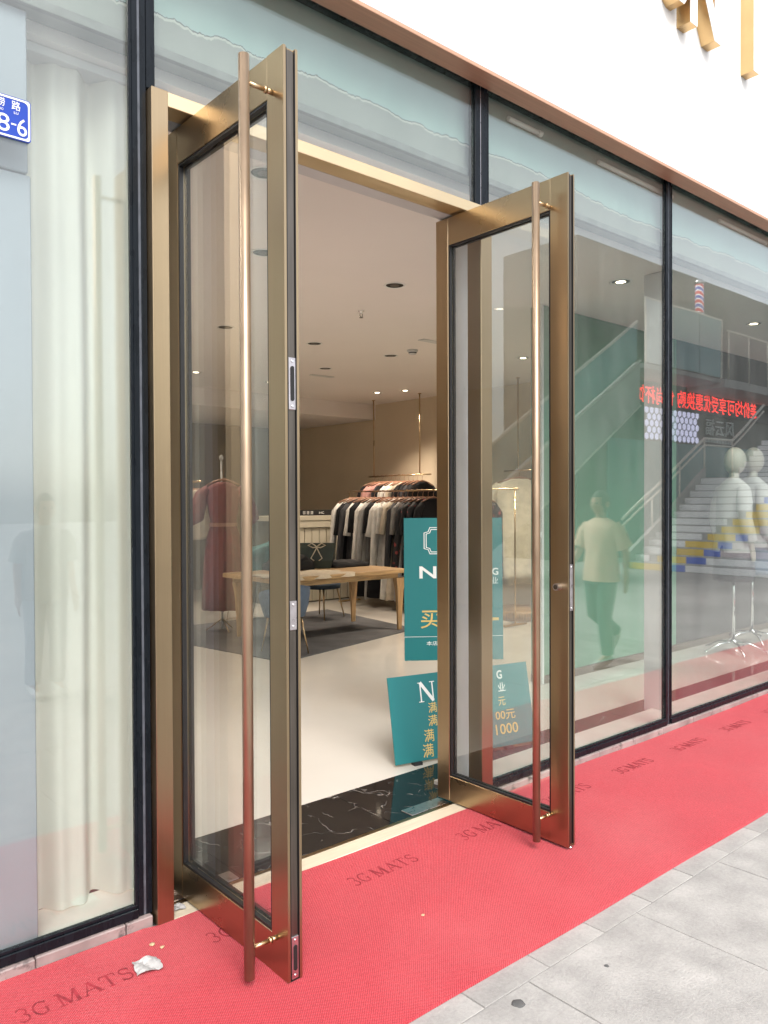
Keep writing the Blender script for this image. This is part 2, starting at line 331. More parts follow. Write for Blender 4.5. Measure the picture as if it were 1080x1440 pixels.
# ------------------------------------------------------------------ helpers
def bx(bm, x0, x1, y0, y1, z0, z1, bev=0., mat=0):
    t = bmesh.new()
    vs = [t.verts.new((x, y, z)) for x in (x0, x1) for y in (y0, y1) for z in (z0, z1)]
    for f in ((0, 1, 3, 2), (4, 6, 7, 5), (0, 4, 5, 1), (2, 3, 7, 6), (0, 2, 6, 4), (1, 5, 7, 3)):
        t.faces.new([vs[i] for i in f])
    if bev: bmesh.ops.bevel(t, geom=t.edges[:], offset=bev, segments=1, affect='EDGES', profile=.5)
    bmesh.ops.recalc_face_normals(t, faces=t.faces[:])
    merge(bm, t, mat)
def merge(bm, t, mat=0):
    mp = {v: bm.verts.new(v.co) for v in t.verts}
    for f in t.faces:
        try:
            nf = bm.faces.new([mp[v] for v in f.verts]); nf.smooth = f.smooth; nf.material_index = mat
        except ValueError: pass
    t.free()
def loft(bm, rings, cap=True, closed=True, smooth=True):
    vr = [[bm.verts.new(p) for p in r] for r in rings]
    n = len(rings[0])
    for a, b in zip(vr, vr[1:]):
        for i in range(n if closed else n-1):
            j = (i+1) % n
            f = bm.faces.new((a[i], a[j], b[j], b[i])); f.smooth = smooth
    if cap and closed:
        bm.faces.new(list(reversed(vr[0]))); bm.faces.new(vr[-1])
def tube(bm, pts, r, seg=12, cap=True, flat=None):
    pts = [Vector(p) for p in pts]; rs = r if isinstance(r, (list, tuple)) else [r]*len(pts)
    rings = []; prev = None
    for i, p in enumerate(pts):
        d = (pts[min(i+1, len(pts)-1)] - pts[max(i-1, 0)]).normalized()
        if prev is None:
            a = d.orthogonal().normalized() if abs(d.z) < .9 else Vector((1, 0, 0)).cross(d).normalized()
        else:
            a = (prev - d*prev.dot(d)).normalized()
        prev = a; b = d.cross(a)
        rings.append([p + (a*cos(2*pi*k/seg) + b*sin(2*pi*k/seg)*(flat or 1))*rs[i] for k in range(seg)])
    loft(bm, rings, cap)
def lathe(bm, prof, c=(0, 0), seg=24):
    loft(bm, [[(c[0]+r*cos(2*pi*k/seg), c[1]+r*sin(2*pi*k/seg), z) for k in range(seg)] for r, z in prof])
def prism(bm, poly, axis, a, b):
    """extrude a 2D polygon (u,v) along axis: 'x' -> (a,u,v); 'y' -> (u,a,v); 'z' -> (u,v,a)"""
    def P(u, v, t): return {'x': (t, u, v), 'y': (u, t, v), 'z': (u, v, t)}[axis]
    A = [bm.verts.new(P(u, v, a)) for u, v in poly]; B = [bm.verts.new(P(u, v, b)) for u, v in poly]
    n = len(poly)
    for i in range(n):
        j = (i+1) % n; bm.faces.new((A[i], A[j], B[j], B[i]))
    bm.faces.new(A[::-1]); bm.faces.new(B)
def xf(bm, mtx): bmesh.ops.transform(bm, matrix=mtx, verts=bm.verts[:])
def wloc(o):
    v = Vector((0, 0, 0))
    while o is not None: v += o.location; o = o.parent
    return v
def mesh_of(name, bm, mats):
    bmesh.ops.recalc_face_normals(bm, faces=bm.faces[:])
    me = bpy.data.meshes.new(name); bm.to_mesh(me); bm.free()
    for m in (mats if isinstance(mats, (list, tuple)) else [mats]): me.materials.append(m)
    return me
def obj(name, bm, mats, parent=None, label=None, local=False, loc=None, norecalc=False):
    """link the bmesh as ONE object.  World coordinates unless local; parents carry no rotation in that case"""
    if parent is not None and not local:
        bmesh.ops.translate(bm, vec=-wloc(parent), verts=bm.verts[:])
    if parent is None and not local and len(bm.verts):
        lo = Vector([min(v.co[i] for v in bm.verts) for i in range(3)]); hi = Vector([max(v.co[i] for v in bm.verts) for i in range(3)])
        loc = Vector(((lo.x+hi.x)/2, (lo.y+hi.y)/2, lo.z)); bmesh.ops.translate(bm, vec=-loc, verts=bm.verts[:])
    me = mesh_of(name, bm, mats)
    o = bpy.data.objects.new(name, me); C.objects.link(o)
    if loc is not None: o.location = loc
    if parent is not None: o.parent = parent
    if label: o['label'] = label
    return o
def inst(name, me, parent=None, loc=(0, 0, 0), rotz=0.):
    o = bpy.data.objects.new(name, me); C.objects.link(o); o.location = loc; o.rotation_euler = (0, 0, rotz)
    if parent is not None: o.parent = parent
    return o
def tag(o, label, cat, group=None):
    o['label'] = label; o['category'] = cat
    if group: o['group'] = group
    return o
def thing(name, label, cat, loc=(0, 0, 0), rotz=0., group=None):
    o = bpy.data.objects.new(name, None); C.objects.link(o); o.location = loc; o.rotation_euler = (0, 0, rotz); o.empty_display_size = .1
    return tag(o, label, cat, group)
def struct(name, bm, mat, parent=None):
    o = obj(name, bm, mat, parent)
    if parent is None: o['kind'] = 'structure'
    return o
def dup(root, loc, rotz=None, label=None, group=None):
    r = root.copy(); C.objects.link(r); r.location = loc
    if rotz is not None: r.rotation_euler = (0, 0, rotz)
    if label: r['label'] = label
    if group: r['group'] = group
    for ch in list(root.children):
        c = ch.copy(); C.objects.link(c); c.parent = r
        for g in ch.children:
            d = g.copy(); C.objects.link(d); d.parent = c
    return r
def text_mesh(txt, w=None, h=None, depth=.001, bold=0.):
    """mesh of a word standing in the XZ plane, lower left at the origin, front facing -Y, scaled to w x h"""
    cu = bpy.data.curves.new('txt', 'FONT'); cu.body = txt; cu.size = 1; cu.extrude = .5; cu.resolution_u = 3; cu.offset = bold
    o = bpy.data.objects.new('txt', cu); C.objects.link(o)
    bpy.context.view_layer.update()
    me = bpy.data.meshes.new_from_object(o.evaluated_get(bpy.context.evaluated_depsgraph_get()))
    bpy.data.objects.remove(o); bpy.data.curves.remove(cu)
    bm = bmesh.new(); bm.from_mesh(me); bpy.data.meshes.remove(me)
    bmesh.ops.remove_doubles(bm, verts=bm.verts[:], dist=1e-5)
    xs = [v.co.x for v in bm.verts]; ys = [v.co.y for v in bm.verts]
    x0, x1, y0, y1 = min(xs), max(xs), min(ys), max(ys)
    sx = (w/(x1-x0)) if w else None; sy = (h/(y1-y0)) if h else None
    sx = sx or sy; sy = sy or sx
    for v in bm.verts:
        x, y, z = v.co
        v.co = ((x-x0)*sx, -(z+.5)*depth, (y-y0)*sy)
    return bm

# ================================================================== GROUND AND STREET
bm = bmesh.new(); bx(bm, -60, 90, -60, 2.90, -.20, -.006)
struct('pavement', bm, M['street'])
pav = bpy.data.objects['pavement']
def slab(wx, wy):
    b = bmesh.new(); bx(b, .003, wx-.003, .003, wy-.003, -.0055, 0, 0); 
    for e in [e for e in b.edges if all(v.co.z > -.001 for v in e.verts)]: pass
    bmesh.ops.bevel(b, geom=[e for e in b.edges if all(v.co.z > -.001 for v in e.verts)], offset=.0016, segments=1, affect='EDGES')
    return mesh_of('paving_slab', b, M['paver'])
bm = bmesh.new(); bx(bm, -1.2, 8.1, -1.1, 1.99, -.02, -.0045); jo = struct('paving_bed', bm, M['joint'], pav)
m33, m66 = slab(.33, .33), slab(.66, .66)
wl = wloc(pav)
for i in range(27):
    o = inst('paving_slab', m33, pav, Vector((-1.12+.33*i, 1.655, random.uniform(-.0012, .0008))) - wl)
for j in range(4):
    for i in range(13):
        o = inst('paving_slab', m66, pav, Vector((-1.30+.66*i+(.33 if j % 2 else .06), 1.655-.66*(j+1), random.uniform(-.0015, .001))) - wl)
        o.rotation_euler = (random.uniform(-.0012, .0012), random.uniform(-.0012, .0012), 0)

# carpet with shallow ripples
def wav(x, y):
    return .0165 + .003*sin(2.3*x+1.9*y) + .0022*sin(5.3*x-3.1*y+1.) + .0022*sin(1.7*x+8*y)
def carpet():
    b = bmesh.new(); x0, x1, y0, y1 = -1.6, 14.0, 1.752, 2.765
    nx, ny = 260, 18
    g = []
    for i in range(nx+1):
        x = x0+(x1-x0)*i/nx; row = []
        for j in range(ny+1):
            y = y0+(y1-y0)*j/ny
            if j == ny and not (1.26 < x < 3.15): y += .018
            y += (.006*sin(1.3*x)+.003*sin(4.1*x+1))*(1-j/ny)
            z = wav(x, y) if j not in (0,) else wav(x, y)-.003
            row.append(b.verts.new((x, y, z)))
        g.append(row)
    for i in range(nx):
        for j in range(ny):
            f = b.faces.new((g[i][j], g[i+1][j], g[i+1][j+1], g[i][j+1])); f.smooth = True
    lo = [b.verts.new((g[i][0].co.x, g[i][0].co.y-.001, .0005)) for i in range(nx+1)]
    hi = [b.verts.new((g[i][-1].co.x, g[i][-1].co.y+.001, .0005)) for i in range(nx+1)]
    lt = [b.verts.new(g[i][0].co) for i in range(nx+1)]; ht = [b.verts.new(g[i][-1].co) for i in range(nx+1)]
    for i in range(nx):
        b.faces.new((lo[i], lo[i+1], lt[i+1], lt[i])); b.faces.new((ht[i], ht[i+1], hi[i+1], hi[i]))
    return b
t = thing('entrance_mat', 'long red textured vinyl mat with dark imprints running along the shopfront', 'mat', (2, 2.26, 0))
obj('mat_sheet', carpet(), M['carpet'], t)
def flat_word(txt, x, y, wd, ht):
    b = text_mesh(txt, wd, ht, .0008)
    for v in b.verts:
        X, Z = v.co.x, v.co.z
        v.co = (x+X, y+Z, wav(x+X, y+Z) + .0012 - v.co.y*.3)
    return b
def arc(cx, cz, rx, rz, a0, a1, n=12): return [(cx+rx*cos(radians(a0+(a1-a0)*k/n)), cz+rz*sin(radians(a0+(a1-a0)*k/n))) for k in range(n+1)]
SER = {  # strokes in a 1 x 1 box: (polyline, width)
 '3': [(arc(.45, .74, .36, .24, 150, -80), .11), (arc(.45, .27, .40, .27, 80, -150), .13)],
 'G': [(arc(.52, .5, .46, .47, 45, 300, 18), .12), ([(.80, .10), (.80, .46)], .13), ([(.62, .46), (.98, .46)], .05), ([(.86, .78), (.86, .98)], .05)],
 'M': [([(.14, 0), (.14, 1)], .07), ([(.14, 1), (.5, .06)], .14), ([(.5, .06), (.86, 1)], .06), ([(.86, 0), (.86, 1)], .15), ([(0, .02), (.28, .02)], .04), ([(.70, .02), (1, .02)], .04), ([(0, .98), (.18, .98)], .04), ([(.84, .98), (1, .98)], .04)],
 'A': [([(.10, 0), (.5, 1)], .06), ([(.5, 1), (.88, 0)], .15), ([(.26, .36), (.72, .36)], .05), ([(0, .02), (.24, .02)], .04), ([(.72, .02), (1, .02)], .04)],
 'T': [([(.5, 0), (.5, .96)], .15), ([(.02, .97), (.98, .97)], .06), ([(.03, .74), (.03, .97)], .05), ([(.97, .74), (.97, .97)], .05), ([(.3, .02), (.7, .02)], .04)],
 'S': [(arc(.5, .74, .36, .23, 30, 265, 12)+arc(.5, .27, .40, .25, 85, -150, 14), .14), ([(.88, .74), (.88, .98)], .05), ([(.10, .02), (.10, .28)], .05)],
 'N': [([(.14, 0), (.14, 1)], .07), ([(.14, 1), (.86, .02)], .17), ([(.86, 0), (.86, 1)], .07), ([(0, .02), (.30, .02)], .04), ([(0, .98), (.20, .98)], .04), ([(.70, .98), (1, .98)], .04)]}
def serif_bm(ch, wd, ht, depth=.0008):
    b = bmesh.new()
    for si, (pl_, w_) in enumerate(SER[ch]):
        q = [Vector((p[0]*wd, p[1]*ht)) for p in pl_]; w2 = w_*wd*.5; L = []; R = []
        for k, p in enumerate(q):
            d = (q[min(k+1, len(q)-1)]-q[max(k-1, 0)]).normalized(); nn = Vector((-d.y, d.x))*w2; L.append(p+nn); R.append(p-nn)
        y = -depth*(1+.12*si)
        lv = [b.verts.new((p.x, y, p.y)) for p in L]; rv = [b.verts.new((p.x, y, p.y)) for p in R]; lb = [b.verts.new((p.x, 0, p.y)) for p in L]; rb = [b.verts.new((p.x, 0, p.y)) for p in R]
        for k in range(len(q)-1):
            b.faces.new((lv[k], lv[k+1], rv[k+1], rv[k])); b.faces.new((lb[k], lb[k+1], lv[k+1], lv[k])); b.faces.new((rv[k], rv[k+1], rb[k+1], rb[k]))
        b.faces.new((lv[0], rv[0], rb[0], lb[0])); b.faces.new((lv[-1], lb[-1], rb[-1], rv[-1]))
    return b
random.seed(21)
for i in range(13):
    x = .71 + .6545*i
    for ch, dx, wd in (('3', 0, .040), ('G', .048, .050), ('M', .122, .070), ('A', .198, .062), ('T', .264, .052), ('S', .324, .042)):
        b = serif_bm(ch, wd, .075)
        for v in b.verts:
            X, Z = v.co.x+x+dx, v.co.z+2.515
            v.co = (X, Z, wav(X, Z)+.0012-v.co.y*.5)
        obj('imprinted_letter', b, M['matink'], t)

# litter
b = bmesh.new(); random.seed(3); g = []
for i in range(8):
    row = []
    for j in range(7):
        u, v = i/7-.5, j/6-.5
        row.append(b.verts.new((.082*u+.012*v+random.uniform(-.003, .003), .074*v-.018*u+random.uniform(-.003, .003), .003+.010*abs(sin(4*u+2.5*v))+.010*max(0, v)*abs(cos(3*u))+random.uniform(0, .003))))
    g.append(row)
for i in range(7):
    for j in range(6): b.faces.new((g[i][j], g[i+1][j], g[i+1][j+1], g[i][j+1]))
r_ = bmesh.ops.extrude_face_region(b, geom=b.faces[:]); bmesh.ops.translate(b, vec=(0, 0, .0012), verts=[q for q in r_['geom'] if isinstance(q, bmesh.types.BMVert)])
o = obj('paper_scrap', b, M['tissue'], None, local=True, loc=(1.125, 2.535, .0175)); tag(o, 'small crumpled white paper scrap lying on red mat beside imprinted letters', 'litter')
for k, (x, y, r, lab) in enumerate(((1.198, 2.655, .010, 'pale leaf crumb on the red mat close to the left door jamb'), (1.215, 2.615, .008, 'smaller tan crumb on the red mat just outside the left jamb'),
                       (2.06, 2.16, .007, 'lone pale crumb in the middle of the open red mat'))):
    b = bmesh.new(); bmesh.ops.create_icosphere(b, subdivisions=1, radius=r)
    for v in b.verts: v.co.z = max(-.2*r, v.co.z*.45); v.co.x *= random.uniform(.7, 1.5)
    o = obj('leaf_crumb', b, M['crumb'], None, local=True, loc=(x, y, .021)); tag(o, lab, 'litter')
for x, y, z, sc, lab in ((1.385, 2.83, .017, .55, 'torn white paper bit in the corner of the gold threshold by the left hinge'),):
    q = o.copy(); C.objects.link(q); q.location = (x, y, z); q.scale = (sc, sc, sc); tag(q, lab, 'litter')
    q.data = bpy.data.objects['paper_scrap'].data; q.name = 'paper_scrap'
for k, (x, y, r, lab) in enumerate(((1.944, 1.60, .022, 'round dark gum spot on the grey slab next to the mat edge'), (2.9, 1.18, .008, 'small dark gum spot on grey slabs away from the mat'), (2.33, 1.53, .010, 'tiny dark gum spot on slab near the mat edge'))):
    b = bmesh.new(); lathe(b, [(r, 0), (r*.8, .0012), (.001, .0015)], seg=14)
    for v in b.verts: v.co.x *= 1+.15*sin(5*v.co.y/r)
    o = obj('gum_spot', b, M['stain'], None, local=True, loc=(x, y, .0003)); tag(o, lab, 'stain')

# ================================================================== INTERIOR SHELL
bm = bmesh.new(); bx(bm, -3, 15, 2.90, 13.6, -.2, .0); struct('interior_floor', bm, M['intfloor']); infl = bpy.data.objects['interior_floor']
bm = bmesh.new(); bx(bm, -3, 15, 3.005, 10.60, 3.30, 3.42); struct('ceiling', bm, M['ceil'])
bm = bmesh.new(); bx(bm, -3, 9.0, 10.605, 13.4, 3.04, 3.42); struct('lowered_ceiling', bm, M['ceil'])
bm = bmesh.new(); bx(bm, -3, 15, 2.90, 3.0, 3.345, 3.95); o = obj('bulkhead', bm, M['bulk'], None); o['kind'] = 'structure'
# the torn paint edge is written in world z, so keep that object's coordinates in the world frame
for v in o.data.vertices: v.co += o.location
o.location = (0, 0, 0)
bm = bmesh.new(); bx(bm, -3, 15, 2.875, 2.899, 3.325, 3.36, .002); struct('bulkhead_ledge', bm, M['ledge'])
bm = bmesh.new(); bx(bm, 9.0, 9.15, 4.42, 13.4, .0, 3.42); struct('side_wall', bm, M['wallbeige'])
bm = bmesh.new(); bx(bm, -3, 9.0, 13.1, 13.3, .0, 3.04); struct('back_wall', bm, M['walldark'])
bm = bmesh.new(); bx(bm, -3.2, -3.0, 2.9, 13.4, .0, 3.42); struct('far_side_wall', bm, M['wallbeige'])
# marble strip along the whole front, tile by tile, and the white sill strip
mt = bmesh.new(); bx(mt, .0015, .8485, 0, .5, 0, .006, .0012); me_m = mesh_of('marble_tile', mt, M['marble'])
mt = bmesh.new(); bx(mt, .0015, .8485, 0, .226, 0, .006, .0012); me_n = mesh_of('marble_tile', mt, M['marble'])
fl = wloc(infl)
for i in range(16):
    x = 1.72+.85*(i-3)
    if 1.2 < x+.4 and x+.4 < 3.3: inst('marble_tile', me_m, infl, Vector((x, 2.895, 0))-fl)
    else: inst('marble_tile', me_n, infl, Vector((x, 3.162, 0))-fl)
for x0, x1 in ((-2.9, 1.32), (3.10, 14.9)):
    b = bmesh.new(); bx(b, x0, x1, 2.905, 3.158, 0, .028, .003); obj('sill_stone', b, M['sill'], infl)

# columns and reveals just behind the glass
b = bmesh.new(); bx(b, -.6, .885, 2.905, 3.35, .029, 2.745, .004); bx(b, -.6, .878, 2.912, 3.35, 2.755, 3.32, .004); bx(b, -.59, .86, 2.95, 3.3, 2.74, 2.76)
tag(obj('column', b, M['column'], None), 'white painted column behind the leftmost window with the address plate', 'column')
b = bmesh.new(); bx(b, 5.40, 5.437, 3.03, 3.22, .007, 3.299, .004)
tag(obj('column', b, M['greypaint'], None), 'slim light grey pier behind the second black mullion right of the doors', 'column')

# green partition behind the display windows
t = thing('partition_wall', 'full height green partition behind the right display windows with brown skirting', 'partition', (5.53, 4.25, 0))
b = bmesh.new(); bx(b, 5.53, 7.80, 4.27, 4.40, .07, 3.298, .002); obj('green_panel', b, M['green'], t)
b = bmesh.new(); bx(b, 7.803, 15, 4.272, 4.40, .07, 3.298, .002); obj('charcoal_panel', b, M['opp'], t)
b = bmesh.new(); bx(b, 5.525, 15, 4.255, 4.40, .001, .068, .002); obj('skirting', b, M['skirt'], t)
b = bmesh.new(); bx(b, 5.495, 5.524, 4.25, 4.36, .002, 3.297, .003); bx(b, 5.475, 5.494, 4.25, 4.30, 1.28, 1.33, .004); obj('end_post', b, M['greypaint'], t)

# curtain in the left window
def curtain(x0, x1, y, z0, z1, n=200, amp=.036):
    b = bmesh.new(); rows = []
    random.seed(11); ph = [random.uniform(0, 6.28) for _ in range(5)]
    for k in range(9):
        z = z0+(z1-z0)*k/8; row = []
        for i in range(n+1):
            x = x0+(x1-x0)*i/n
            a = amp*(sin(31*x+ph[0]+.4*sin(3*x))+.5*sin(57*x+ph[1])+.35*sin(13*x+ph[2]+z*.15))
            row.append(b.verts.new((x+.004*sin(2*z+9*x), y+a*(1.15-.25*k/8), z)))
        rows.append(row)
    for a, c in zip(rows, rows[1:]):
        for i in range(n):
            f = b.faces.new((a[i], a[i+1], c[i+1], c[i])); f.smooth = True
    return b
t = thing('curtain', 'cream sheer floor length curtain gathered in soft folds behind the left window', 'curtain', (1.0, 3.12, 0))
obj('curtain_cloth', curtain(.80, 1.46, 3.095, .034, 3.28), M['curtain'], t)
b = bmesh.new(); bx(b, .80, 1.47, 3.05, 3.15, 3.265, 3.30, .003); obj('curtain_track', b, M['greypaint'], t)

# ================================================================== SHOPFRONT
sf = thing('shopfront', 'glazed shopfront with black mullions, pinkish curb tiles and white fascia above', 'shopfront', (3.2, 2.8, 0))
for x0, x1 in ((-1.30, -1.20), (1.212, 1.268), (5.0, 5.055), (6.945, 7.0), (8.895, 8.95), (10.845, 10.9), (13.0, 13.08)):
    b = bmesh.new(); xm = (x0+x1)/2
    bx(b, x0, xm-.005, 2.808, 2.848, .051, 3.811, .002); bx(b, xm+.005, x1, 2.808, 2.848, .051, 3.811, .002)
    m_ = obj('mullion', b, M['black'], sf)
    b = bmesh.new(); bx(b, xm-.0045, xm+.0045, 2.811, 2.846, .052, 3.81); obj('sealant_joint', b, M['sealant'], m_)
for x0, x1 in ((1.2685, 1.302), (3.072, 3.112), (3.120, 3.166)):
    b = bmesh.new(); bx(b, x0, x1, 2.804, 2.848, 3.145, 3.811, .002); obj('transom_post', b, M['black'], sf)
b = bmesh.new(); bx(b, 3.1125, 3.1195, 2.808, 2.846, 3.145, 3.81); obj('sealant_joint', b, M['steel'], sf)
for x0, x1, z0 in ((-1.2, 1.212, .088), (1.302, 3.072, 3.142), (3.166, 5.0, .088), (5.055, 6.945, .088), (7.0, 8.895, .088), (8.95, 10.845, .088), (10.9, 13.0, .088)):
    b = bmesh.new(); bx(b, x0+.001, x1-.001, 2.820, 2.830, z0, 3.812)
    obj('window_pane' if z0 < 1 else 'transom_pane', b, M['glass'], sf)
    if z0 < 1:
        b = bmesh.new(); bx(b, x0+.0005, x1-.0005, 2.799, 2.852, .051, .087, .003); obj('bottom_frame', b, M['black'], sf)
        b = bmesh.new(); bx(b, x0+.002, x1-.002, 2.806, 2.819, .0875, .1, .002); bx(b, x0+.002, x0+.012, 2.806, 2.819, .1005, 3.76); bx(b, x1-.012, x1-.002, 2.806, 2.819, .1005, 3.76)
        obj('glazing_bead', b, M['black'], sf)
# curb tiles
random.seed(5)
x = -1.3
while x < 13:
    L = random.uniform(.28, .42)
    if not (1.268-L < x < 3.17):
        b = bmesh.new(); bx(b, x+.002, x+L-.002, 2.786+random.uniform(-.003, .003), 2.899, -.004, .0505+random.uniform(-.002, 0), .004); obj('curb_tile', b, M['curb'], sf)
        x += L
    else:
        if x < 1.26:
            b = bmesh.new(); bx(b, x+.002, 1.262, 2.788, 2.899, -.004, .0495, .004); obj('curb_tile', b, M['curb'], sf)
        x = 3.17
# fascia and soffit
b = bmesh.new(); bx(b, -4, 16, 2.680, 2.790, 3.783, 6.6, .004); obj('fascia_panel', b, M['fascia'], sf)
b = bmesh.new(); bx(b, -4, 16, 2.677, 2.791, 3.764, 3.782, .002); obj('soffit', b, M['soffit'], sf)
b = bmesh.new(); bx(b, -4, 16, 2.793, 2.898, 3.813, 3.94); bx(b, -4, 16, 2.793, 2.945, 3.952, 6.6); obj('head_frame', b, M['black'], sf)
b = bmesh.new(); bx(b, -4, 16, 2.95, 4, 6.605, 13); obj('upper_wall', b, M['pale'], sf)
for k, (x0, x1) in enumerate(((3.427, 3.713), (4.30, 5.18), (5.9, 6.7), (7.4, 8.3))):
    b = bmesh.new(); tube(b, [(x0, 2.882, 3.735), (x1, 2.882, 3.735)], .014, 10)
    tube(b, [(x1-.02, 2.882, 3.735), (x1+.01, 2.882, 3.735)], .018, 10)
    o = obj('lamp_tube', b, M['white'], None)
    tag(o, ['short white tube high behind the transom beside the middle mullion', 'long white tube high behind the transom left of the second mullion', 'white tube behind the transom of the right display window', 'white tube high behind the far right window'][k], 'lamp tube', 'white tubes behind the transoms')

# sign letters
st = thing('sign_lettering', 'raised gold sided letters with white faces on the white fascia', 'sign', (5.1, 2.65, 4.6))
def letter(poly_list, name='letter'):
    f = bmesh.new(); s = bmesh.new()
    for poly in poly_list:
        prism(s, poly, 'y', 2.6795, 2.585); prism(f, poly, 'y', 2.5845, 2.581)
    o = obj(name, s, M['brass_side'], st); obj('letter_face', f, M['white'], o)
M['brass_side'] = pbr('gold_letter_return', (.66, .45, .22), .3, .9, var=.1)
Hh = .62
def N_poly(x, z):
    w_ = .42; s_ = .09
    return [[(x, z), (x+s_, z), (x+s_, z+Hh), (x, z+Hh)], [(x+w_-s_, z), (x+w_, z), (x+w_, z+Hh), (x+w_-s_, z+Hh)], [(x+w_-s_-.002, z), (x+w_-s_-.002, z+.20), (x+s_+.002, z+Hh), (x+s_+.002, z+Hh-.20)]]
letter(N_poly(4.89, 4.71))
letter([[(5.81, 4.72), (5.90, 4.72), (5.90, 5.33), (5.81, 5.33)]])
letter([[(4.69, 4.83), (4.75, 4.79), (4.81, 4.79), (4.85, 4.84), (4.85, 5.33), (4.78, 5.33), (4.78, 4.87), (4.75, 4.86), (4.72, 4.89)]])

# address plate
pl = thing('address_plate', 'blue enamel house number plate with white border on the left window', 'sign', (.63, 2.812, 2.82))
def rrect(x0, x1, z0, z1, r, n=5):
    p = []
    for cx, cz, a0 in ((x1-r, z0+r, -90), (x1-r, z1-r, 0), (x0+r, z1-r, 90), (x0+r, z0+r, 180)):
        for k in range(n+1):
            a = radians(a0+90*k/n); p.append((cx+r*cos(a), cz+r*sin(a)))
    return p
X0, X1, Z0, Z1 = .42, .858, 2.818, 2.958
b = bmesh.new(); prism(b, rrect(X0, X1, Z0, Z1, .010), 'y', 2.8195, 2.811); obj('plate', b, M['blue'], pl)
b = bmesh.new()
out_, in_ = rrect(X0+.003, X1-.003, Z0+.003, Z1-.003, .009), rrect(X0+.009, X1-.009, Z0+.009, Z1-.009, .014)
A = [b.verts.new((x, 2.8102, z)) for x, z in out_]; B = [b.verts.new((x, 2.8102, z)) for x, z in in_]
for i in range(len(A)):
    j = (i+1) % len(A); b.faces.new((A[i], A[j], B[j], B[i]))
r_ = bmesh.ops.extrude_face_region(b, geom=b.faces[:]); bmesh.ops.translate(b, vec=(0, -.0006, 0), verts=[g for g in r_['geom'] if isinstance(g, bmesh.types.BMVert)])
obj('border_line', b, M['white'], pl)
for tx, x, z, wd, ht in (('捞', .738, 2.917, .026, .028), ('路', .785, 2.915, .028, .030), ('LAO', .742, 2.903, .017, .008), ('LU', .792, 2.902, .014, .008), ('8', .738, 2.836, .040, .058), ('-', .783, 2.864, .016, .005), ('6', .802, 2.834, .031, .058)):
    b = text_mesh(tx, wd, ht, .0006, 0); bmesh.ops.translate(b, vec=(x+.012, 2.8105, z), verts=b.verts[:]); obj('character', b, M['white'], pl)

# ================================================================== DOOR FRAME
df = thing('door_frame', 'brushed bronze door frame with bright header and gold threshold around the open doors', 'door frame', (2.2, 2.85, 0))
b = bmesh.new(); bx(b, 1.270, 1.336, 2.765, 2.872, .012, 3.138, .002); obj('jamb', b, M['bronze_v'], df)
b = bmesh.new(); bx(b, 3.080, 3.166, 2.775, 2.872, .002, 3.138, .002); obj('jamb', b, M['bronze_v'], df)
b = bmesh.new(); bx(b, 1.3365, 3.0795, 2.772, 2.872, 3.084, 3.139, .002); obj('header', b, M['brass'], df)
b = bmesh.new(); bx(b, 1.3365, 3.0795, 2.8725, 2.955, 3.084, 3.137); obj('header_lining', b, M['greypaint'], df)
b = bmesh.new(); bx(b, 3.0805, 3.166, 2.8725, 2.985, .003, 3.137, .002); obj('reveal_lining', b, M['plaster'], df)
b = bmesh.new(); bx(b, 1.27, 1.3355, 2.8725, 2.985, .003, 3.137, .002); obj('reveal_lining', b, M['plaster'], df)
b = bmesh.new(); bx(b, 1.3365, 3.0795, 2.7665, 2.862, -.004, .016, .002); obj('threshold', b, M['brass_thr'] if 'brass_thr' in M else M['brass'], df)
b = bmesh.new(); bx(b, 1.3365, 3.0795, 2.8625, 2.8945, -.004, .011, .001); obj('threshold_edge', b, M['bronze_h'], df)
for x0, x1 in ((1.40, 1.70), (2.70, 2.965)):
    b = bmesh.new(); bx(b, x0, x1, 2.905, 2.99, .0062, .0095, .001); obj('floor_hinge_plate', b, M['steel'], df)

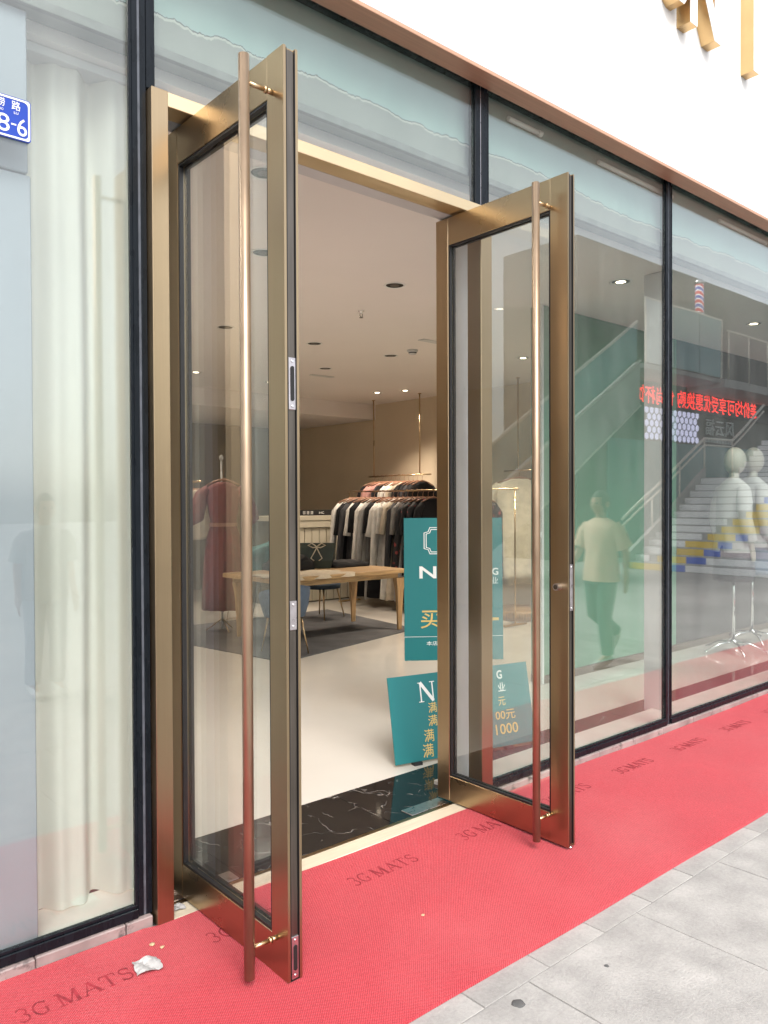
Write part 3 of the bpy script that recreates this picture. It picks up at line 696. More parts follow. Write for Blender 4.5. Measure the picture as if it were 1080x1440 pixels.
# ================================================================== DOORS
def door(name, label, xf_, s, knob):
    """leaf standing in a plane of constant x.  xf_ = visible face (facing -X), s = thickness towards +X"""
    d = thing(name, label, 'door', (xf_+s/2, 2.93, 0))
    xa, xb = xf_, xf_+s
    z0, z1 = .024, 3.074
    # free stile: channel profile open towards the street
    y0, y1 = 2.137, 2.233
    lip = .010; ch = .013
    prof = [(xa, y0), (xa+lip, y0), (xa+lip, y0+ch), (xb-lip, y0+ch), (xb-lip, y0), (xb, y0), (xb, y1), (xa, y1)]
    b = bmesh.new(); prism(b, prof, 'z', z0, z1); obj('stile', b, M['bronze_v'], d)
    b = bmesh.new(); bx(b, xa+lip+.0005, xa+lip+.0025, y0-.0015, y0+ch-.0005, z0+.01, z1-.006); bx(b, xb-lip-.0025, xb-lip-.0005, y0-.0015, y0+ch-.0005, z0+.01, z1-.006)
    obj('brush_seal', b, M['rubber'], d)
    b = bmesh.new(); bx(b, xa+lip+.0045, xb-lip-.0045, y0+ch-.009, y0+ch-.0005, z0+.01, z1-.01); obj('edge_strip', b, M['greymetal'], d)
    b = bmesh.new(); bx(b, xa, xb, 2.888, 2.976, z0, z1, .002); obj('stile', b, M['bronze_v'], d)
    b = bmesh.new(); bx(b, xa+.0005, xb-.0005, 2.2335, 2.8875, z0, .156, .0015); obj('bottom_rail', b, M['bronze_h2'], d)
    b = bmesh.new(); bx(b, xa+.0005, xb-.0005, 2.2335, 2.8875, 2.932, z1, .0015); obj('top_rail', b, M['bronze_h2'], d)
    xm = (xa+xb)/2
    b = bmesh.new(); bx(b, xm-.006, xm+.006, 2.2340, 2.8870, .1565, 2.9315); obj('door_glass', b, M['doorglass'], d)
    b = bmesh.new()
    for xx0, xx1 in ((xa+.004, xm-.0065), (xm+.0065, xb-.004)):
        bx(b, xx0, xx1, 2.2340, 2.2440, .1565, 2.9315); bx(b, xx0, xx1, 2.8770, 2.8870, .1565, 2.9315)
        bx(b, xx0, xx1, 2.2445, 2.8765, .1565, .1655); bx(b, xx0, xx1, 2.2445, 2.8765, 2.9225, 2.9315)
    obj('glazing_gasket', b, M['rubber'], d)
    # pull handle on the visible face
    px, py = (xa-.105, 2.205) if not knob else (xa-.10, 2.238)
    b = bmesh.new(); tube(b, [(px, py, .052), (px, py, .0525), (px, py, 3.03), (px, py, 3.0305)], [.0155, .0178, .0178, .0155], 20)
    h = obj('pull_handle', b, M['rose'], d)
    for z in (.148, 2.945):
        b = bmesh.new(); tube(b, [(px+.018, py, z), (xa-.022, py, z)], .0075, 12); tube(b, [(xa-.032, py, z), (xa-.020, py, z)], .0115, 14); tube(b, [(xa-.020, py, z), (xa+.0005, py, z)], .009, 12)
        obj('standoff', b, M['golden'], h)
    # lock fittings in the edge channel
    def plate(za, zb, slot):
        b = bmesh.new(); bx(b, xa+lip+.005, xb-lip-.005, y0-.001, y0+ch-.006, za, zb, .001)
        p = obj('lock_plate', b, M['steel'], d)
        if slot:
            b = bmesh.new(); prism(b, [(xm+.007*cos(a)*1.0, (zb-.035 if sin(a) > 0 else za+.035)+.007*sin(a)) for a in [2*pi*k/16 for k in range(16)]], 'y', y0-.0035, y0-.0011); obj('latch_slot', b, M['hole'], p)
        for z in (za+.012, zb-.012):
            b = bmesh.new(); tube(b, [(xm, y0-.0012, z), (xm, y0-.004, z)], [.0055, .004], 10); obj('screw', b, M['chrome'], p)
    if not knob:
        plate(1.90, 2.07, True); plate(1.18, 1.275, False); plate(.03, .17, True)
        b = bmesh.new(); bx(b, xa-.001, xb+.001, y0+.001, y0+.02, .012, .0235, .002); obj('bottom_guide', b, M['rubber'], d)
    else:
        plate(1.10, 1.31, False)
        b = bmesh.new(); prism(b, [(2.185+.0165*cos(2*pi*k/20), 1.208+.0165*sin(2*pi*k/20)) for k in range(20)], 'x', xa-.028, xa-.0005)
        c = obj('lock_cylinder', b, M['steel'], d)
        b = bmesh.new(); prism(b, [(2.185+.011*cos(2*pi*k/20), 1.208+.011*sin(2*pi*k/20)) for k in range(20)], 'x', xa-.0305, xa-.0285); bx(b, xa-.032, xa-.0305, 2.1835, 2.1865, 1.202, 1.214); obj('keyway', b, M['greymetal'], c)
        b = bmesh.new(); tube(b, [(xm, 2.145, .012), (xm, 2.145, .0235)], .009, 12); obj('stop_pin', b, M['chrome'], d)
    return d
M['bronze_h2'] = brushed('brushed_bronze_rail', (.41, .31, .195), .28, 'y')
door('glass_door', 'left glass door leaf standing open with long pull bar and slotted edge plates', 1.430, .056, False)
door('glass_door', 'right glass door leaf standing open with a round key cylinder in its stile', 2.950, .050, True)

# ================================================================== INTERIOR THINGS
def downlight(x, y, z, lit, label, r=.075):
    d = thing('downlight', label, 'ceiling light', (x, y, z), group='ceiling downlights')
    b = bmesh.new(); n = 28
    prof = [(r*1.18, -.001), (r*1.16, -.006), (r, -.005), (r*.92, -.001)]
    loft(b, [[(q*cos(2*pi*k/n), q*sin(2*pi*k/n), h) for k in range(n)] for q, h in prof], cap=False); obj('trim_ring', b, M['white'], d, local=True)
    b = bmesh.new(); lathe(b, [(r*.93, -.0008), (r*.90, -.0028)], seg=n); obj('reflector', b, M['hole'] if not lit else M['greymetal'], d, local=True)
    b = bmesh.new(); lathe(b, [(r*.5, -.003), (r*.48, -.0045)], seg=20)
    obj('lamp_disc', b, M['lamp'] if lit else M['greymetal'], d, local=True)
    if lit:
        ld = bpy.data.lights.new('lamp_light', 'SPOT'); ld.energy = 9 if y < 3.5 and x > 5 else 260 if 'beige' in label else 74; ld.color = (1, .84, .67); ld.spot_size = radians(110); ld.spot_blend = .8; ld.shadow_soft_size = .06
        lo = bpy.data.objects.new('lamp_light', ld); C.objects.link(lo); lo.location = (0, 0, -.03); lo.parent = d
LG = [(4.137, 4.634, 0, 'dark recessed downlight nearest the doorway in the shop ceiling'), (4.994, 6.895, 0, 'unlit downlight, left of the pair in the middle ceiling row'),
      (6.09, 6.90, 0, 'unlit downlight to the left of the smoke detector'), (6.03, 8.09, 0, 'unlit downlight in the third row above the table'),
      (2.216, 3.489, 0, 'dark downlight just inside the header seen through the left door glass'), (2.911, 4.606, 0, 'dark downlight seen through the left door leaf below the header'),
      (3.865, 6.803, 0, 'unlit downlight above the red dress seen through the door glass'), (5.415, 3.427, 1, 'downlight over the first display window beside the grey pier'),
      (7.684, 3.41, 1, 'downlight over the mannequins in the right display window'), (7.99, 9.37, 1, 'lit downlight above the far clothes rail, left of two'), (8.17, 8.92, 1, 'lit downlight above the far clothes rail, right of two'),
      (4.9, 9.4, 1, 'lit downlight over the red dress at the back'), (6.1, 9.5, 1, 'small lit downlight at the back seen through the left door glass'), (3.6, 9.0, 1, 'lit downlight above the rail of cream clothes')]
LG += [(7.4, 6.0, 1, 'added downlight that brightens the beige dress beside the green partition')]  # extra lamp added only to brighten the dark dress
LG += [(x, y, 1, 'added unseen fill downlight on the left side of the shop, %s row' % q) for x, y, q in ((.6, 4.6, 'front'), (1.6, 5.75, 'second'), (.6, 6.9, 'third'), (1.9, 8.1, 'fourth'), (.8, 9.3, 'rear'))]  # unseen lamps added to raise the light level inside the shop
for x, y, lit, lab in LG: downlight(x, y, 3.2995, lit, lab)
sp = thing('sprinkler', 'small metal fire sprinkler hanging from the shop ceiling', 'sprinkler', (4.462, 5.447, 3.30))
b = bmesh.new(); lathe(b, [(.03, -.001), (.028, -.006), (.012, -.008), (.010, -.03), (.004, -.032)], seg=16); obj('sprinkler_body', b, M['chrome'], sp, local=True)
b = bmesh.new(); tube(b, [(-.012, 0, -.028), (-.016, 0, -.045), (0, 0, -.06)], .003, 6); tube(b, [(.012, 0, -.028), (.016, 0, -.045), (0, 0, -.06)], .003, 6); lathe(b, [(.018, -.06), (.018, -.063)], seg=14); obj('deflector', b, M['greymetal'], sp, local=True)
sp = thing('smoke_detector', 'round white smoke detector on the shop ceiling', 'smoke detector', (6.05, 6.48, 3.30))
b = bmesh.new(); lathe(b, [(.06, -.001), (.06, -.02), (.045, -.03), (.04, -.05), (.02, -.056)], seg=20); obj('detector_body', b, M['greypaint'], sp, local=True)
b = bmesh.new(); lathe(b, [(.046, -.0305), (.047, -.0315), (.044, -.040), (.042, -.041)], seg=20); obj('detector_vents', b, M['hole'], sp, local=True)
for k, (x, y) in enumerate(((5.9, 6.0), (6.35, 8.6))):
    b = bmesh.new(); bx(b, x-.18, x+.18, y-.045, y+.045, 3.292, 3.2995, .002); tag(obj('ceiling_vent', b, M['greypaint'], None), ['slim pale ceiling vent near the smoke detector', 'slim pale ceiling vent further back'][k], 'vent')

# rug
b = bmesh.new(); prism(b, [(4.35, 6.55), (6.72, 7.16), (6.95, 9.3), (3.9, 9.3)], 'z', .001, .012)
tag(obj('rug', b, M['rug'], None), 'large charcoal rug under the oak table', 'rug')

# table
tb = thing('display_table', 'oak display table with tapered legs standing on the charcoal rug', 'table', (5.5, 7.7, .012))
b = bmesh.new(); bx(b, 4.62, 6.60, 7.18, 8.24, .715, .765, .004); obj('tabletop', b, M['wood'], tb)
b = bmesh.new(); bx(b, 4.72, 6.50, 7.24, 7.27, .655, .714); bx(b, 4.72, 6.50, 8.15, 8.18, .655, .714); bx(b, 6.45, 6.48, 7.275, 8.145, .655, .714); obj('apron', b, M['wood'], tb)
for x, y in ((6.50, 8.13), (6.52, 7.24), (4.78, 7.24), (4.78, 8.13)):
    b = bmesh.new(); r0, r1 = .075, .026
    loft(b, [[(x+sx*r*1.0, y+sy*r*.5, z) for sx, sy in ((-1, -1), (1, -1), (1, 1), (-1, 1))] for r, z in ((r1, .0125), (.034, .25), (.05, .5), (r0, .654))], smooth=False); obj('leg', b, M['woodv'], tb)
# cloth on the table
b = bmesh.new(); nx, ny = 26, 14; g = []
for i in range(nx+1):
    row = []
    for j in range(ny+1):
        x = 4.64+1.1*i/nx+.05*sin(j*.9); y = 7.20+.55*j/ny+.03*sin(i*.7)
        row.append(b.verts.new((x, y-.035, .769+.006*(1+sin(i*1.1)*sin(j*1.3)) if j > 0 else .73)))
    g.append(row)
for i in range(nx):
    for j in range(ny): b.faces.new((g[i][j], g[i+1][j], g[i+1][j+1], g[i][j+1])).smooth = True
tag(obj('linen_cloth', b, M['linen'], None), 'pale linen cloth spread over the front of the oak table', 'cloth')
# dark bag with bow
bg_ = thing('gift_bag', 'dark green bag with a cream bow standing on the oak table', 'bag', (5.84, 8.02, .766), rotz=radians(-42))
b = bmesh.new(); loft(b, [[(sx*w_, sy*dd, z) for sx, sy in ((-1, -1), (1, -1), (1, 1), (-1, 1))] for w_, dd, z in ((.17, .09, .001), (.20, .10, .10), (.215, .06, .26), (.22, .03, .315))], smooth=False); obj('bag_body', b, M['bagdark'], bg_, local=True)
b = bmesh.new()
for s in (-1, 1):
    tube(b, [(0, -.075, .27), (s*.06, -.085, .315), (s*.11, -.08, .29), (s*.05, -.085, .26), (0, -.085, .265)], .008, 6); tube(b, [(0, -.085, .26), (s*.03, -.10, .2), (s*.07, -.115, .13), (s*.03, -.12, .10)], .007, 6)
obj('bow', b, M['linen'], bg_, local=True)
# folded dark clothes
for k, (x, y, w_, d_, h_, lab) in enumerate(((6.25, 8.0, .55, .36, .07, 'black folded clothes on the oak table right of the bag'), (5.42, 8.05, .5, .40, .17, 'black heap of clothes on the oak table left of the bag'))):
    b = bmesh.new(); bmesh.ops.create_cube(b, size=1); bmesh.ops.subdivide_edges(b, edges=b.edges[:], cuts=6, use_grid_fill=True)
    for v in b.verts:
        c = v.co; rr = 1-.35*max(0, c.z+.1)*(abs(c.x)+abs(c.y)); v.co = (c.x*w_*rr, c.y*d_*rr, max(0, (c.z+.5)*h_*(1+.25*sin(9*c.x+4*c.y))*(1-.9*(c.x*c.x+c.y*c.y)*(.6 if c.z > .2 else 0))))
    for f in b.faces: f.smooth = True
    tag(obj('folded_clothes', b, M['blackcloth'], None, local=True, loc=(x, y, .767)), lab, 'clothes')

# chairs
def tub_chair(label, loc, rz, m, legs_wire=False):
    c = thing('tub_chair', label, 'chair', loc, rz)
    b = bmesh.new(); n = 26; rings = []
    for z, ro in ((.40, .20), (.44, .265), (.55, .30), (.68, .315), (.78, .32)):
        ring = []
        for i in range(n+1):
            a = radians(-20+220*i/n); top = 0 if z < .6 else (1-abs(i/n-.5)*2)**.6
            zz = z if z < .6 else .52+(z-.52)*(.45+.55*top)
            ring.append((ro*cos(a), ro*sin(a), zz))
        rings.append(ring)
    inner = [[(x*.84, y*.84, z) for x, y, z in r] for r in rings]
    loft(b, rings + inner[::-1], cap=False, closed=False)
    obj('shell', b, m, c, local=True)
    b = bmesh.new(); lathe(b, [(.17, .40), (.255, .405), (.262, .45), (.23, .485), (.02, .495)], seg=26); obj('seat', b, m, c, local=True)
    for sx, sy in ((-1, -1), (1, -1), (1, 1), (-1, 1)):
        b = bmesh.new()
        if legs_wire:
            tube(b, [(sx*.15, sy*.15, .40), (sx*.24, sy*.05, .0), (sx*.05, sy*.24, .0), (sx*.15, sy*.15, .40)], .006, 6)
        else: tube(b, [(sx*.15, sy*.15, .405), (sx*.22, sy*.22, .0)], [.014, .008], 8)
        obj('leg', b, M['golden'] if not legs_wire else M['greymetal'], c, local=True)
    return c
tub_chair('navy velvet tub chair with thin legs tucked behind the oak table', (6.42, 8.72, .012), radians(15), M['navy'])
tub_chair('slate blue tub chair before the oak table, half hidden by the door edge', (4.63, 6.95, .012), radians(170), M['bluegrey']).scale = (.85, .85, .95)
tub_chair('teal chair on crossed wire legs seen through the left door glass', (5.55, 9.25, .012), radians(240), M['tealf'], True).scale = (1.1, 1.1, 1.35)

# counter
ct = thing('service_counter', 'cream panelled counter with upright boards at the back of the shop', 'counter', (7.5, 10.5, 0))
b = bmesh.new(); bx(b, 6.6, 8.5, 10.25, 10.85, .0, 1.30); obj('counter_body', b, M['groove'], ct)
b = bmesh.new(); bx(b, 6.55, 8.55, 10.18, 10.9, 1.301, 1.375, .004); bx(b, 6.6, 8.5, 10.19, 10.248, 1.19, 1.30, .003); obj('counter_top', b, M['cream'], ct)
for i in range(13):
    x = 6.62+i*.143; b = bmesh.new(); bx(b, x+.006, x+.135, 10.215, 10.248, .02, 1.185, .004); obj('board', b, M['cream'], ct)
cs = thing('counter_sign', 'black name block with small white letters lying on the cream counter', 'sign', (7.55, 10.4, 1.376))
b = bmesh.new(); bx(b, 7.19, 7.90, 10.33, 10.5, 1.377, 1.465, .004); obj('block', b, M['blackcloth'], cs)
for k in range(3):
    b = bmesh.new(); x = 7.24+k*.075
    for zz in (1.40, 1.418, 1.436): bx(b, x, x+.05, 10.3275, 10.3295, zz, zz+.008)
    obj('glyph', b, M['white'], cs)
b = text_mesh('HC', .10, .035, .001); bmesh.ops.translate(b, vec=(7.56, 10.3293, 1.402), verts=b.verts[:]); obj('glyph', b, M['white'], cs)

# --- garments
def garment_bm(kind, seed):
    rnd = random.Random(seed); n = 28; b = bmesh.new()
    ln = {'tee': .66, 'top': .78, 'dress': 1.2, 'shirt': .74, 'coat': 1.02}[kind]; wd = {'tee': .23, 'top': .215, 'dress': .22, 'shirt': .225, 'coat': .24}[kind]
    ph = [rnd.uniform(0, 6.28) for _ in range(4)]
    def ring(z, hw, hd, fold):
        r = []
        for k in range(n):
            a = 2*pi*k/n; f = 1+fold*(sin(5*a+ph[0]+z*2)+.6*sin(9*a+ph[1]-z*3))
            r.append((hw*math.copysign(abs(cos(a))**.75, cos(a))*(1+fold*.25*sin(4*a+ph[2])), hd*f*sin(a), z+(.012*sin(3*a+ph[3]) if fold > .2 else 0)))
        return r
    R = [ring(-.015, .075, .030, 0), ring(-.035, .11, .034, 0), ring(-.065, wd*.86, .034, .02), ring(-.11, wd, .040, .05), ring(-.25, wd*.93, .045, .12), ring(-.42, wd*.88, .043, .2)]
    k = 6
    for i in range(1, k+1):
        z = -.42-(ln-.42)*i/k; R.append(ring(z, wd*(.9+(.22 if kind == 'dress' else .08)*i/k), .045+(.03 if kind in ('dress', 'coat') else .012)*i/k, .24+.2*i/k))
    loft(b, R, cap=True)
    slv = {'tee': .26, 'top': .55, 'dress': .3, 'shirt': .58, 'coat': .6}[kind]
    for s in (-1, 1):
        sp_ = rnd.uniform(.02, .07)
        tube(b, [(s*(wd*.82), 0, -.085), (s*(wd+.02), 0, -.15), (s*(wd+.025+sp_*.5), .01, -.15-slv*.5), (s*(wd+.02+sp_), .015, -.13-slv)], [.05, .072, .06, .055 if kind != 'tee' else .075], 12, flat=.6)
    return b
def hanger_mesh():
    b = bmesh.new()
    tube(b, [(0, 0, .0), (0, 0, .05), (.012, 0, .085), (0, 0, .112), (-.02, 0, .115), (-.032, 0, .10)], .0028, 6)
    tube(b, [(-.20, 0, -.075), (-.10, 0, -.028), (0, 0, .0), (.10, 0, -.028), (.20, 0, -.075)], [.008, .011, .012, .011, .008], 8, flat=1.3)
    return mesh_of('hanger', b, M['hangerwood'])
HANG = hanger_mesh()
GM = {}
def garment(kind, mat, x, y, rail_z, rz, label, group, seed, name='hanging_shirt', scale=1.0, wide=1.0):
    key = (kind, mat.name, seed % 3)
    if key not in GM: GM[key] = mesh_of('garment', garment_bm(kind, hash((kind, seed % 3)) % 1000 if False else 10*len(kind)+seed % 3), mat)
    t = thing(name, label, 'dress' if name == 'hanging_dress' else 'garment', (x, y, rail_z-.107), rz, group)
    g = inst('garment', GM[key], t); g.scale = (wide, wide, scale); g.location.z = .0
    hg = inst('hanger', HANG, t); hg.scale = (wide, 1, 1)
    return t
def rail(name, label, x, y0, y1, z, rods, top=3.2995, stand=False):
    t = thing(name, label, 'clothes rail', (x, (y0+y1)/2, z))
    b = bmesh.new(); tube(b, [(x, y0, z), (x, y1, z)], .011, 10); obj('rail_bar', b, M['golden'], t)
    for yr in rods:
        b = bmesh.new(); tube(b, [(x, yr, z+.011), (x, yr, top)], .011, 10); lathe(b, [(.03, top-.012), (.03, top-.001)], (x, yr), 14); obj('ceiling_rod', b, M['golden'], t)
    if stand:
        for yr in (y0+.05, y1-.05):
            b = bmesh.new(); tube(b, [(x, yr, z-.011), (x, yr, .03)], .011, 10); bx(b, x-.22, x+.22, yr-.02, yr+.02, .002, .03, .004); obj('stand_leg', b, M['golden'], t)
    return t
rail('clothes_rail', 'far brass clothes rail hung on two ceiling rods by the side wall', 8.55, 8.75, 10.25, 2.02, (9.0, 10.12))
cols = {'black': (.014, .014, .016), 'grey': (.30, .29, .28), 'white': (.66, .64, .60), 'cream': (.55, .48, .38), 'pink': (.55, .30, .27), 'charcoal': (.05, .05, .055)}
words = ['first', 'second', 'third', 'fourth', 'fifth', 'sixth', 'seventh', 'eighth', 'ninth', 'tenth', 'eleventh', 'twelfth', 'thirteenth', 'fourteenth', 'fifteenth', 'sixteenth', 'seventeenth', 'eighteenth', 'nineteenth', 'twentieth']
seq = ['black', 'pink', 'pink', 'charcoal', 'black', 'white', 'white', 'cream', 'black', 'black', 'charcoal', 'black']
for i, cn in enumerate(seq):
    y = 10.1-i*.105
    garment('tee' if i % 3 else 'shirt', cloth(cn, cols[cn]), 8.55, y, 2.02+.011, random.uniform(-.12, .12), '%s hanging top, %s from the left on the far rail' % (cn, words[i]), 'clothes on the far rail', i, scale=1.35, wide=1.25)
rail('clothes_rail', 'near clothes rail on floor legs, crowded with black and pale tops', 7.85, 6.45, 9.95, 1.755, (), stand=True)
seq2 = [('white', 'shirt'), ('black', 'tee'), ('charcoal', 'shirt'), ('white', 'tee'), ('black', 'dress'), ('white', 'top'), ('grey', 'coat'), ('black', 'dress'), ('white', 'tee'), ('white', 'shirt'), ('white', 'dress'), ('cream', 'dress'), ('charcoal', 'shirt'), ('grey', 'dress'), ('floral', 'shirt'), ('floral', 'dress'), ('floral', 'dress'), ('black', 'dress'), ('floral', 'coat')]
for i, (cn, kd) in enumerate(seq2):
    y = 9.82-i*.108 if i < 18 else 7.05
    mt_ = M['floral'] if cn == 'floral' else cloth(cn, cols[cn])
    nm = 'dark floral' if cn == 'floral' else cn
    garment(kd, mt_, 7.85, y, 1.766, random.uniform(-.10, .10), '%s hanging %s, %s from the left on the near rail' % (nm, {'tee': 'short sleeved top', 'top': 'long sleeved top', 'shirt': 'shirt', 'dress': 'long dress', 'coat': 'long jacket'}[kd], words[i]), 'clothes on the near rail', i, 'hanging_dress' if kd == 'dress' else 'hanging_shirt', 1.25 if kd == 'dress' else 1.5, 1.35)

# red dress on a stand
rd = thing('dress_stand', 'tall stand with round foot that carries the red dress', 'stand', (4.82, 8.62, .012))
b = bmesh.new(); tube(b, [(4.84, 8.64, .03), (4.84, 8.64, 2.12)], .012, 10); lathe(b, [(.022, 2.12), (.03, 2.14), (.02, 2.17), (.002, 2.18)], (4.84, 8.64), 14); obj('pole', b, M['greypaint'], rd)
b = bmesh.new()
for k in range(3):
    a = 2*pi*k/3+.4; tube(b, [(4.84, 8.64, .16), (4.84+.2*cos(a), 8.64+.2*sin(a), .02)], .008, 8)
obj('tripod_foot', b, M['golden'], rd)
def long_dress():
    b = bmesh.new(); n = 44; R = []
    for z, hw, hd, fo in ((-.015, .075, .05, 0), (-.05, .15, .075, 0), (-.10, .215, .095, .02), (-.25, .20, .12, .03), (-.40, .175, .12, .05), (-.49, .155, .11, .05), (-.56, .16, .115, .05), (-.7, .20, .14, .07), (-1.0, .23, .16, .10), (-1.3, .245, .17, .12), (-1.58, .255, .18, .13)):
        R.append([(hw*cos(2*pi*k/n)*(1+fo*.6*sin(11*2*pi*k/n)), hd*sin(2*pi*k/n)*(1+fo*1.2*sin(11*2*pi*k/n)), z) for k in range(n)])
    loft(b, R)
    for s in (-1, 1): tube(b, [(s*.17, 0, -.10), (s*.25, 0, -.17), (s*.31, -.01, -.34), (s*.335, -.02, -.47), (s*.31, -.02, -.52)], [.06, .085, .10, .10, .055], 16)
    return b
dr = thing('long_dress', 'brick red long pleated dress with a pale belt and puffed sleeves on a hanger', 'dress', (4.84, 8.60, 1.86), radians(-32))
obj('dress_cloth', long_dress(), M['dressred'], dr, local=True)
b = bmesh.new(); n = 40
loft(b, [[(.168*cos(2*pi*k/n), .123*sin(2*pi*k/n), z) for k in range(n)] for z in (-.525, -.545)], cap=False); loft(b, [[(.171*cos(2*pi*k/n), .126*sin(2*pi*k/n), z) for k in range(n)] for z in (-.515, -.56)], cap=False); obj('belt', b, cloth('belt', (.36, .20, .15)), dr, local=True)
inst('hanger', HANG, dr, (0, 0, .02))
# rail of cream clothes on the left
rail('clothes_rail', 'left clothes rail of cream tops seen through the left door glass', 4.95, 9.35, 10.35, 1.87, (9.9,))
bpy.data.objects[-1] if False else None
for i, cn in enumerate(('cream', 'white', 'cream', 'white')):
    garment('tee', cloth(cn, cols[cn]), 4.95, 9.45+i*.13, 1.881, .1*(-1)**i, '%s top, %s from the front on the left rail behind the red dress' % (cn, words[i]), 'cream clothes on the left rail', i)
# beige display dress at the right
rail('clothes_rail', 'short hanging display rail above the beige dress left of the green partition', 8.52, 6.75, 7.25, 2.02, (7.0,))
garment('dress', cloth('beige', (.66, .60, .49)), 8.52, 6.98, 2.03, radians(-41), 'long beige dress hanging alone above a low wooden dais', None, 1, 'hanging_dress', 1.22, 1.5)
b = bmesh.new(); lathe(b, [(.44, .001), (.44, .10), (.42, .12), (.02, .121)], (8.5, 6.95), 36); tag(obj('display_dais', b, M['woodv'], None), 'low round wooden display dais under the beige dress', 'dais')

# ------------------------------------------------------------------ posters
def board_frame(t, Rm, loc):  # local board axes: x right, z up, front faces -y
    return Matrix.Translation(loc) @ Rm
def poster(name, label, w_, h_, corner_bl, dirv, lean, items, cat='poster'):
    t = thing(name, label, cat, corner_bl)
    d = Vector((dirv[0], dirv[1], dirv[2])).normalized(); nrm = Vector((d.y, -d.x, 0)).normalized()  # towards the street
    up = (Vector((0, 0, 1))*cos(lean) - nrm*sin(lean)).normalized(); up = (up-d*up.dot(d)).normalized(); bk = up.cross(d)*-1
    Rm = Matrix((( d.x, bk.x, up.x, 0), (d.y, bk.y, up.y, 0), (d.z, bk.z, up.z, 0), (0, 0, 0, 1)))
    if Rm.to_3x3().determinant() < 0:
        bk = -bk; Rm = Matrix((( d.x, bk.x, up.x, 0), (d.y, bk.y, up.y, 0), (d.z, bk.z, up.z, 0), (0, 0, 0, 1)))
    def put(nm, b, m):
        xf(b, Rm); return obj(nm, b, m, t, local=True)
    b = bmesh.new(); bx(b, 0, w_, 0, .008, 0, h_, .001); put('board', b, M['tealboard'])
    for it in items:
        kind = it[0]
        if kind == 't':
            _, tx, x, z, ww, hh, m = it; b = text_mesh(tx, ww, hh, .0008, .018 if tx in ('NI', 'G') else .004); bmesh.ops.translate(b, vec=(x, -.0004, z), verts=b.verts[:]); put('lettering', b, M[m])
        elif kind == 'N':
            _, tx, x, z, ww, hh, m = it; b = serif_bm(tx, ww, hh); bmesh.ops.translate(b, vec=(x, -.0004, z), verts=b.verts[:]); put('lettering', b, M[m])
        elif kind == 'l':
            _, x0, x1, z0, z1, m = it; b = bmesh.new(); bx(b, x0, x1, -.0012, -.0004, z0, z1); put('rule_line', b, M[m])
        elif kind == 'oct':
            _, cx, cz, hw, hh = it; b = bmesh.new()
            for s in (1., .86):
                P = [(-1, -.6), (-.72, -.68), (-.6, -1), (.6, -1), (.72, -.68), (1, -.6), (1, .6), (.72, .68), (.6, 1), (-.6, 1), (-.72, .68), (-1, .6)]
                A = [b.verts.new((cx+hw*s*p[0], -.001, cz+hh*s*p[1])) for p in P]; k2 = s-.055
                B = [b.verts.new((cx+hw*k2*p[0], -.001, cz+hh*k2*p[1])) for p in P]
                for i in range(12):
                    j = (i+1) % 12; b.faces.new((A[i], A[j], B[j], B[i]))
            put('emblem', b, M['white'])
    return t, Rm
# upright poster: corners measured at y ~3.9
W1 = .70; k1 = W1/140
p1, R1 = poster('poster_board', 'tall teal poster on a stand half hidden behind the right door stile', .70, 1.0, (3.705, 4.06, .482), (.80, -.60, .0), radians(2),
    [('oct', .245, .84, .105, .095), ('t', 'NI', .108, .575, .165, .085, 'white'), ('t', 'G', .625, .595, .045, .05, 'white'), ('t', '业', .618, .535, .05, .045, 'white'),
     ('t', '买', .115, .225, .14, .125, 'gold_ink'), ('t', '一', .56, .275, .11, .02, 'gold_ink'), ('l', .0, .70, .165, .168, 'white'), ('t', '本店', .155, .105, .08, .03, 'white')])
b = bmesh.new(); tube(b, [(.35, .03, .3), (.35, .03, -.45)], .011, 8); lathe(b, [(.15, -.478), (.15, -.465), (.02, -.45)], (.35, .05), 24); xf(b, R1); obj('stand_pole', b, M['black'], p1, local=True)
b = bmesh.new(); bx(b, .295, .335, -.006, .02, .985, 1.015, .004); xf(b, R1); obj('top_clip', b, M['white'], p1, local=True)
p2, R2 = poster('poster_board', 'low wide teal board leaning on the floor by the right door', 1.05, .515, (3.118, 3.50, .018), (.972, -.235, .0), radians(12),
    [('N', 'N', .205, .345, .12, .12, 'white'), ('t', 'G', .80, .425, .042, .055, 'white'), ('t', '业', .80, .345, .058, .055, 'white'),
     ('t', '满', .265, .275, .06, .062, 'gold_ink'), ('t', '满', .255, .195, .064, .066, 'gold_ink'), ('t', '满', .215, .105, .07, .075, 'gold_ink'), ('t', '满', .195, .015, .075, .08, 'gold_ink'),
     ('t', '元', .79, .255, .055, .055, 'gold_ink'), ('t', '00元', .755, .165, .155, .06, 'gold_ink'), ('t', '1000', .745, .075, .175, .065, 'gold_ink')])
for x in (.15, .83):
    b = bmesh.new(); tube(b, [(x, .012, .40), (x, .26, -.015)], .009, 8); bx(b, x-.03, x+.03, -.015, .03, -.028, -.001, .004); xf(b, R2); obj('board_foot', b, M['rubber'], p2, local=True)

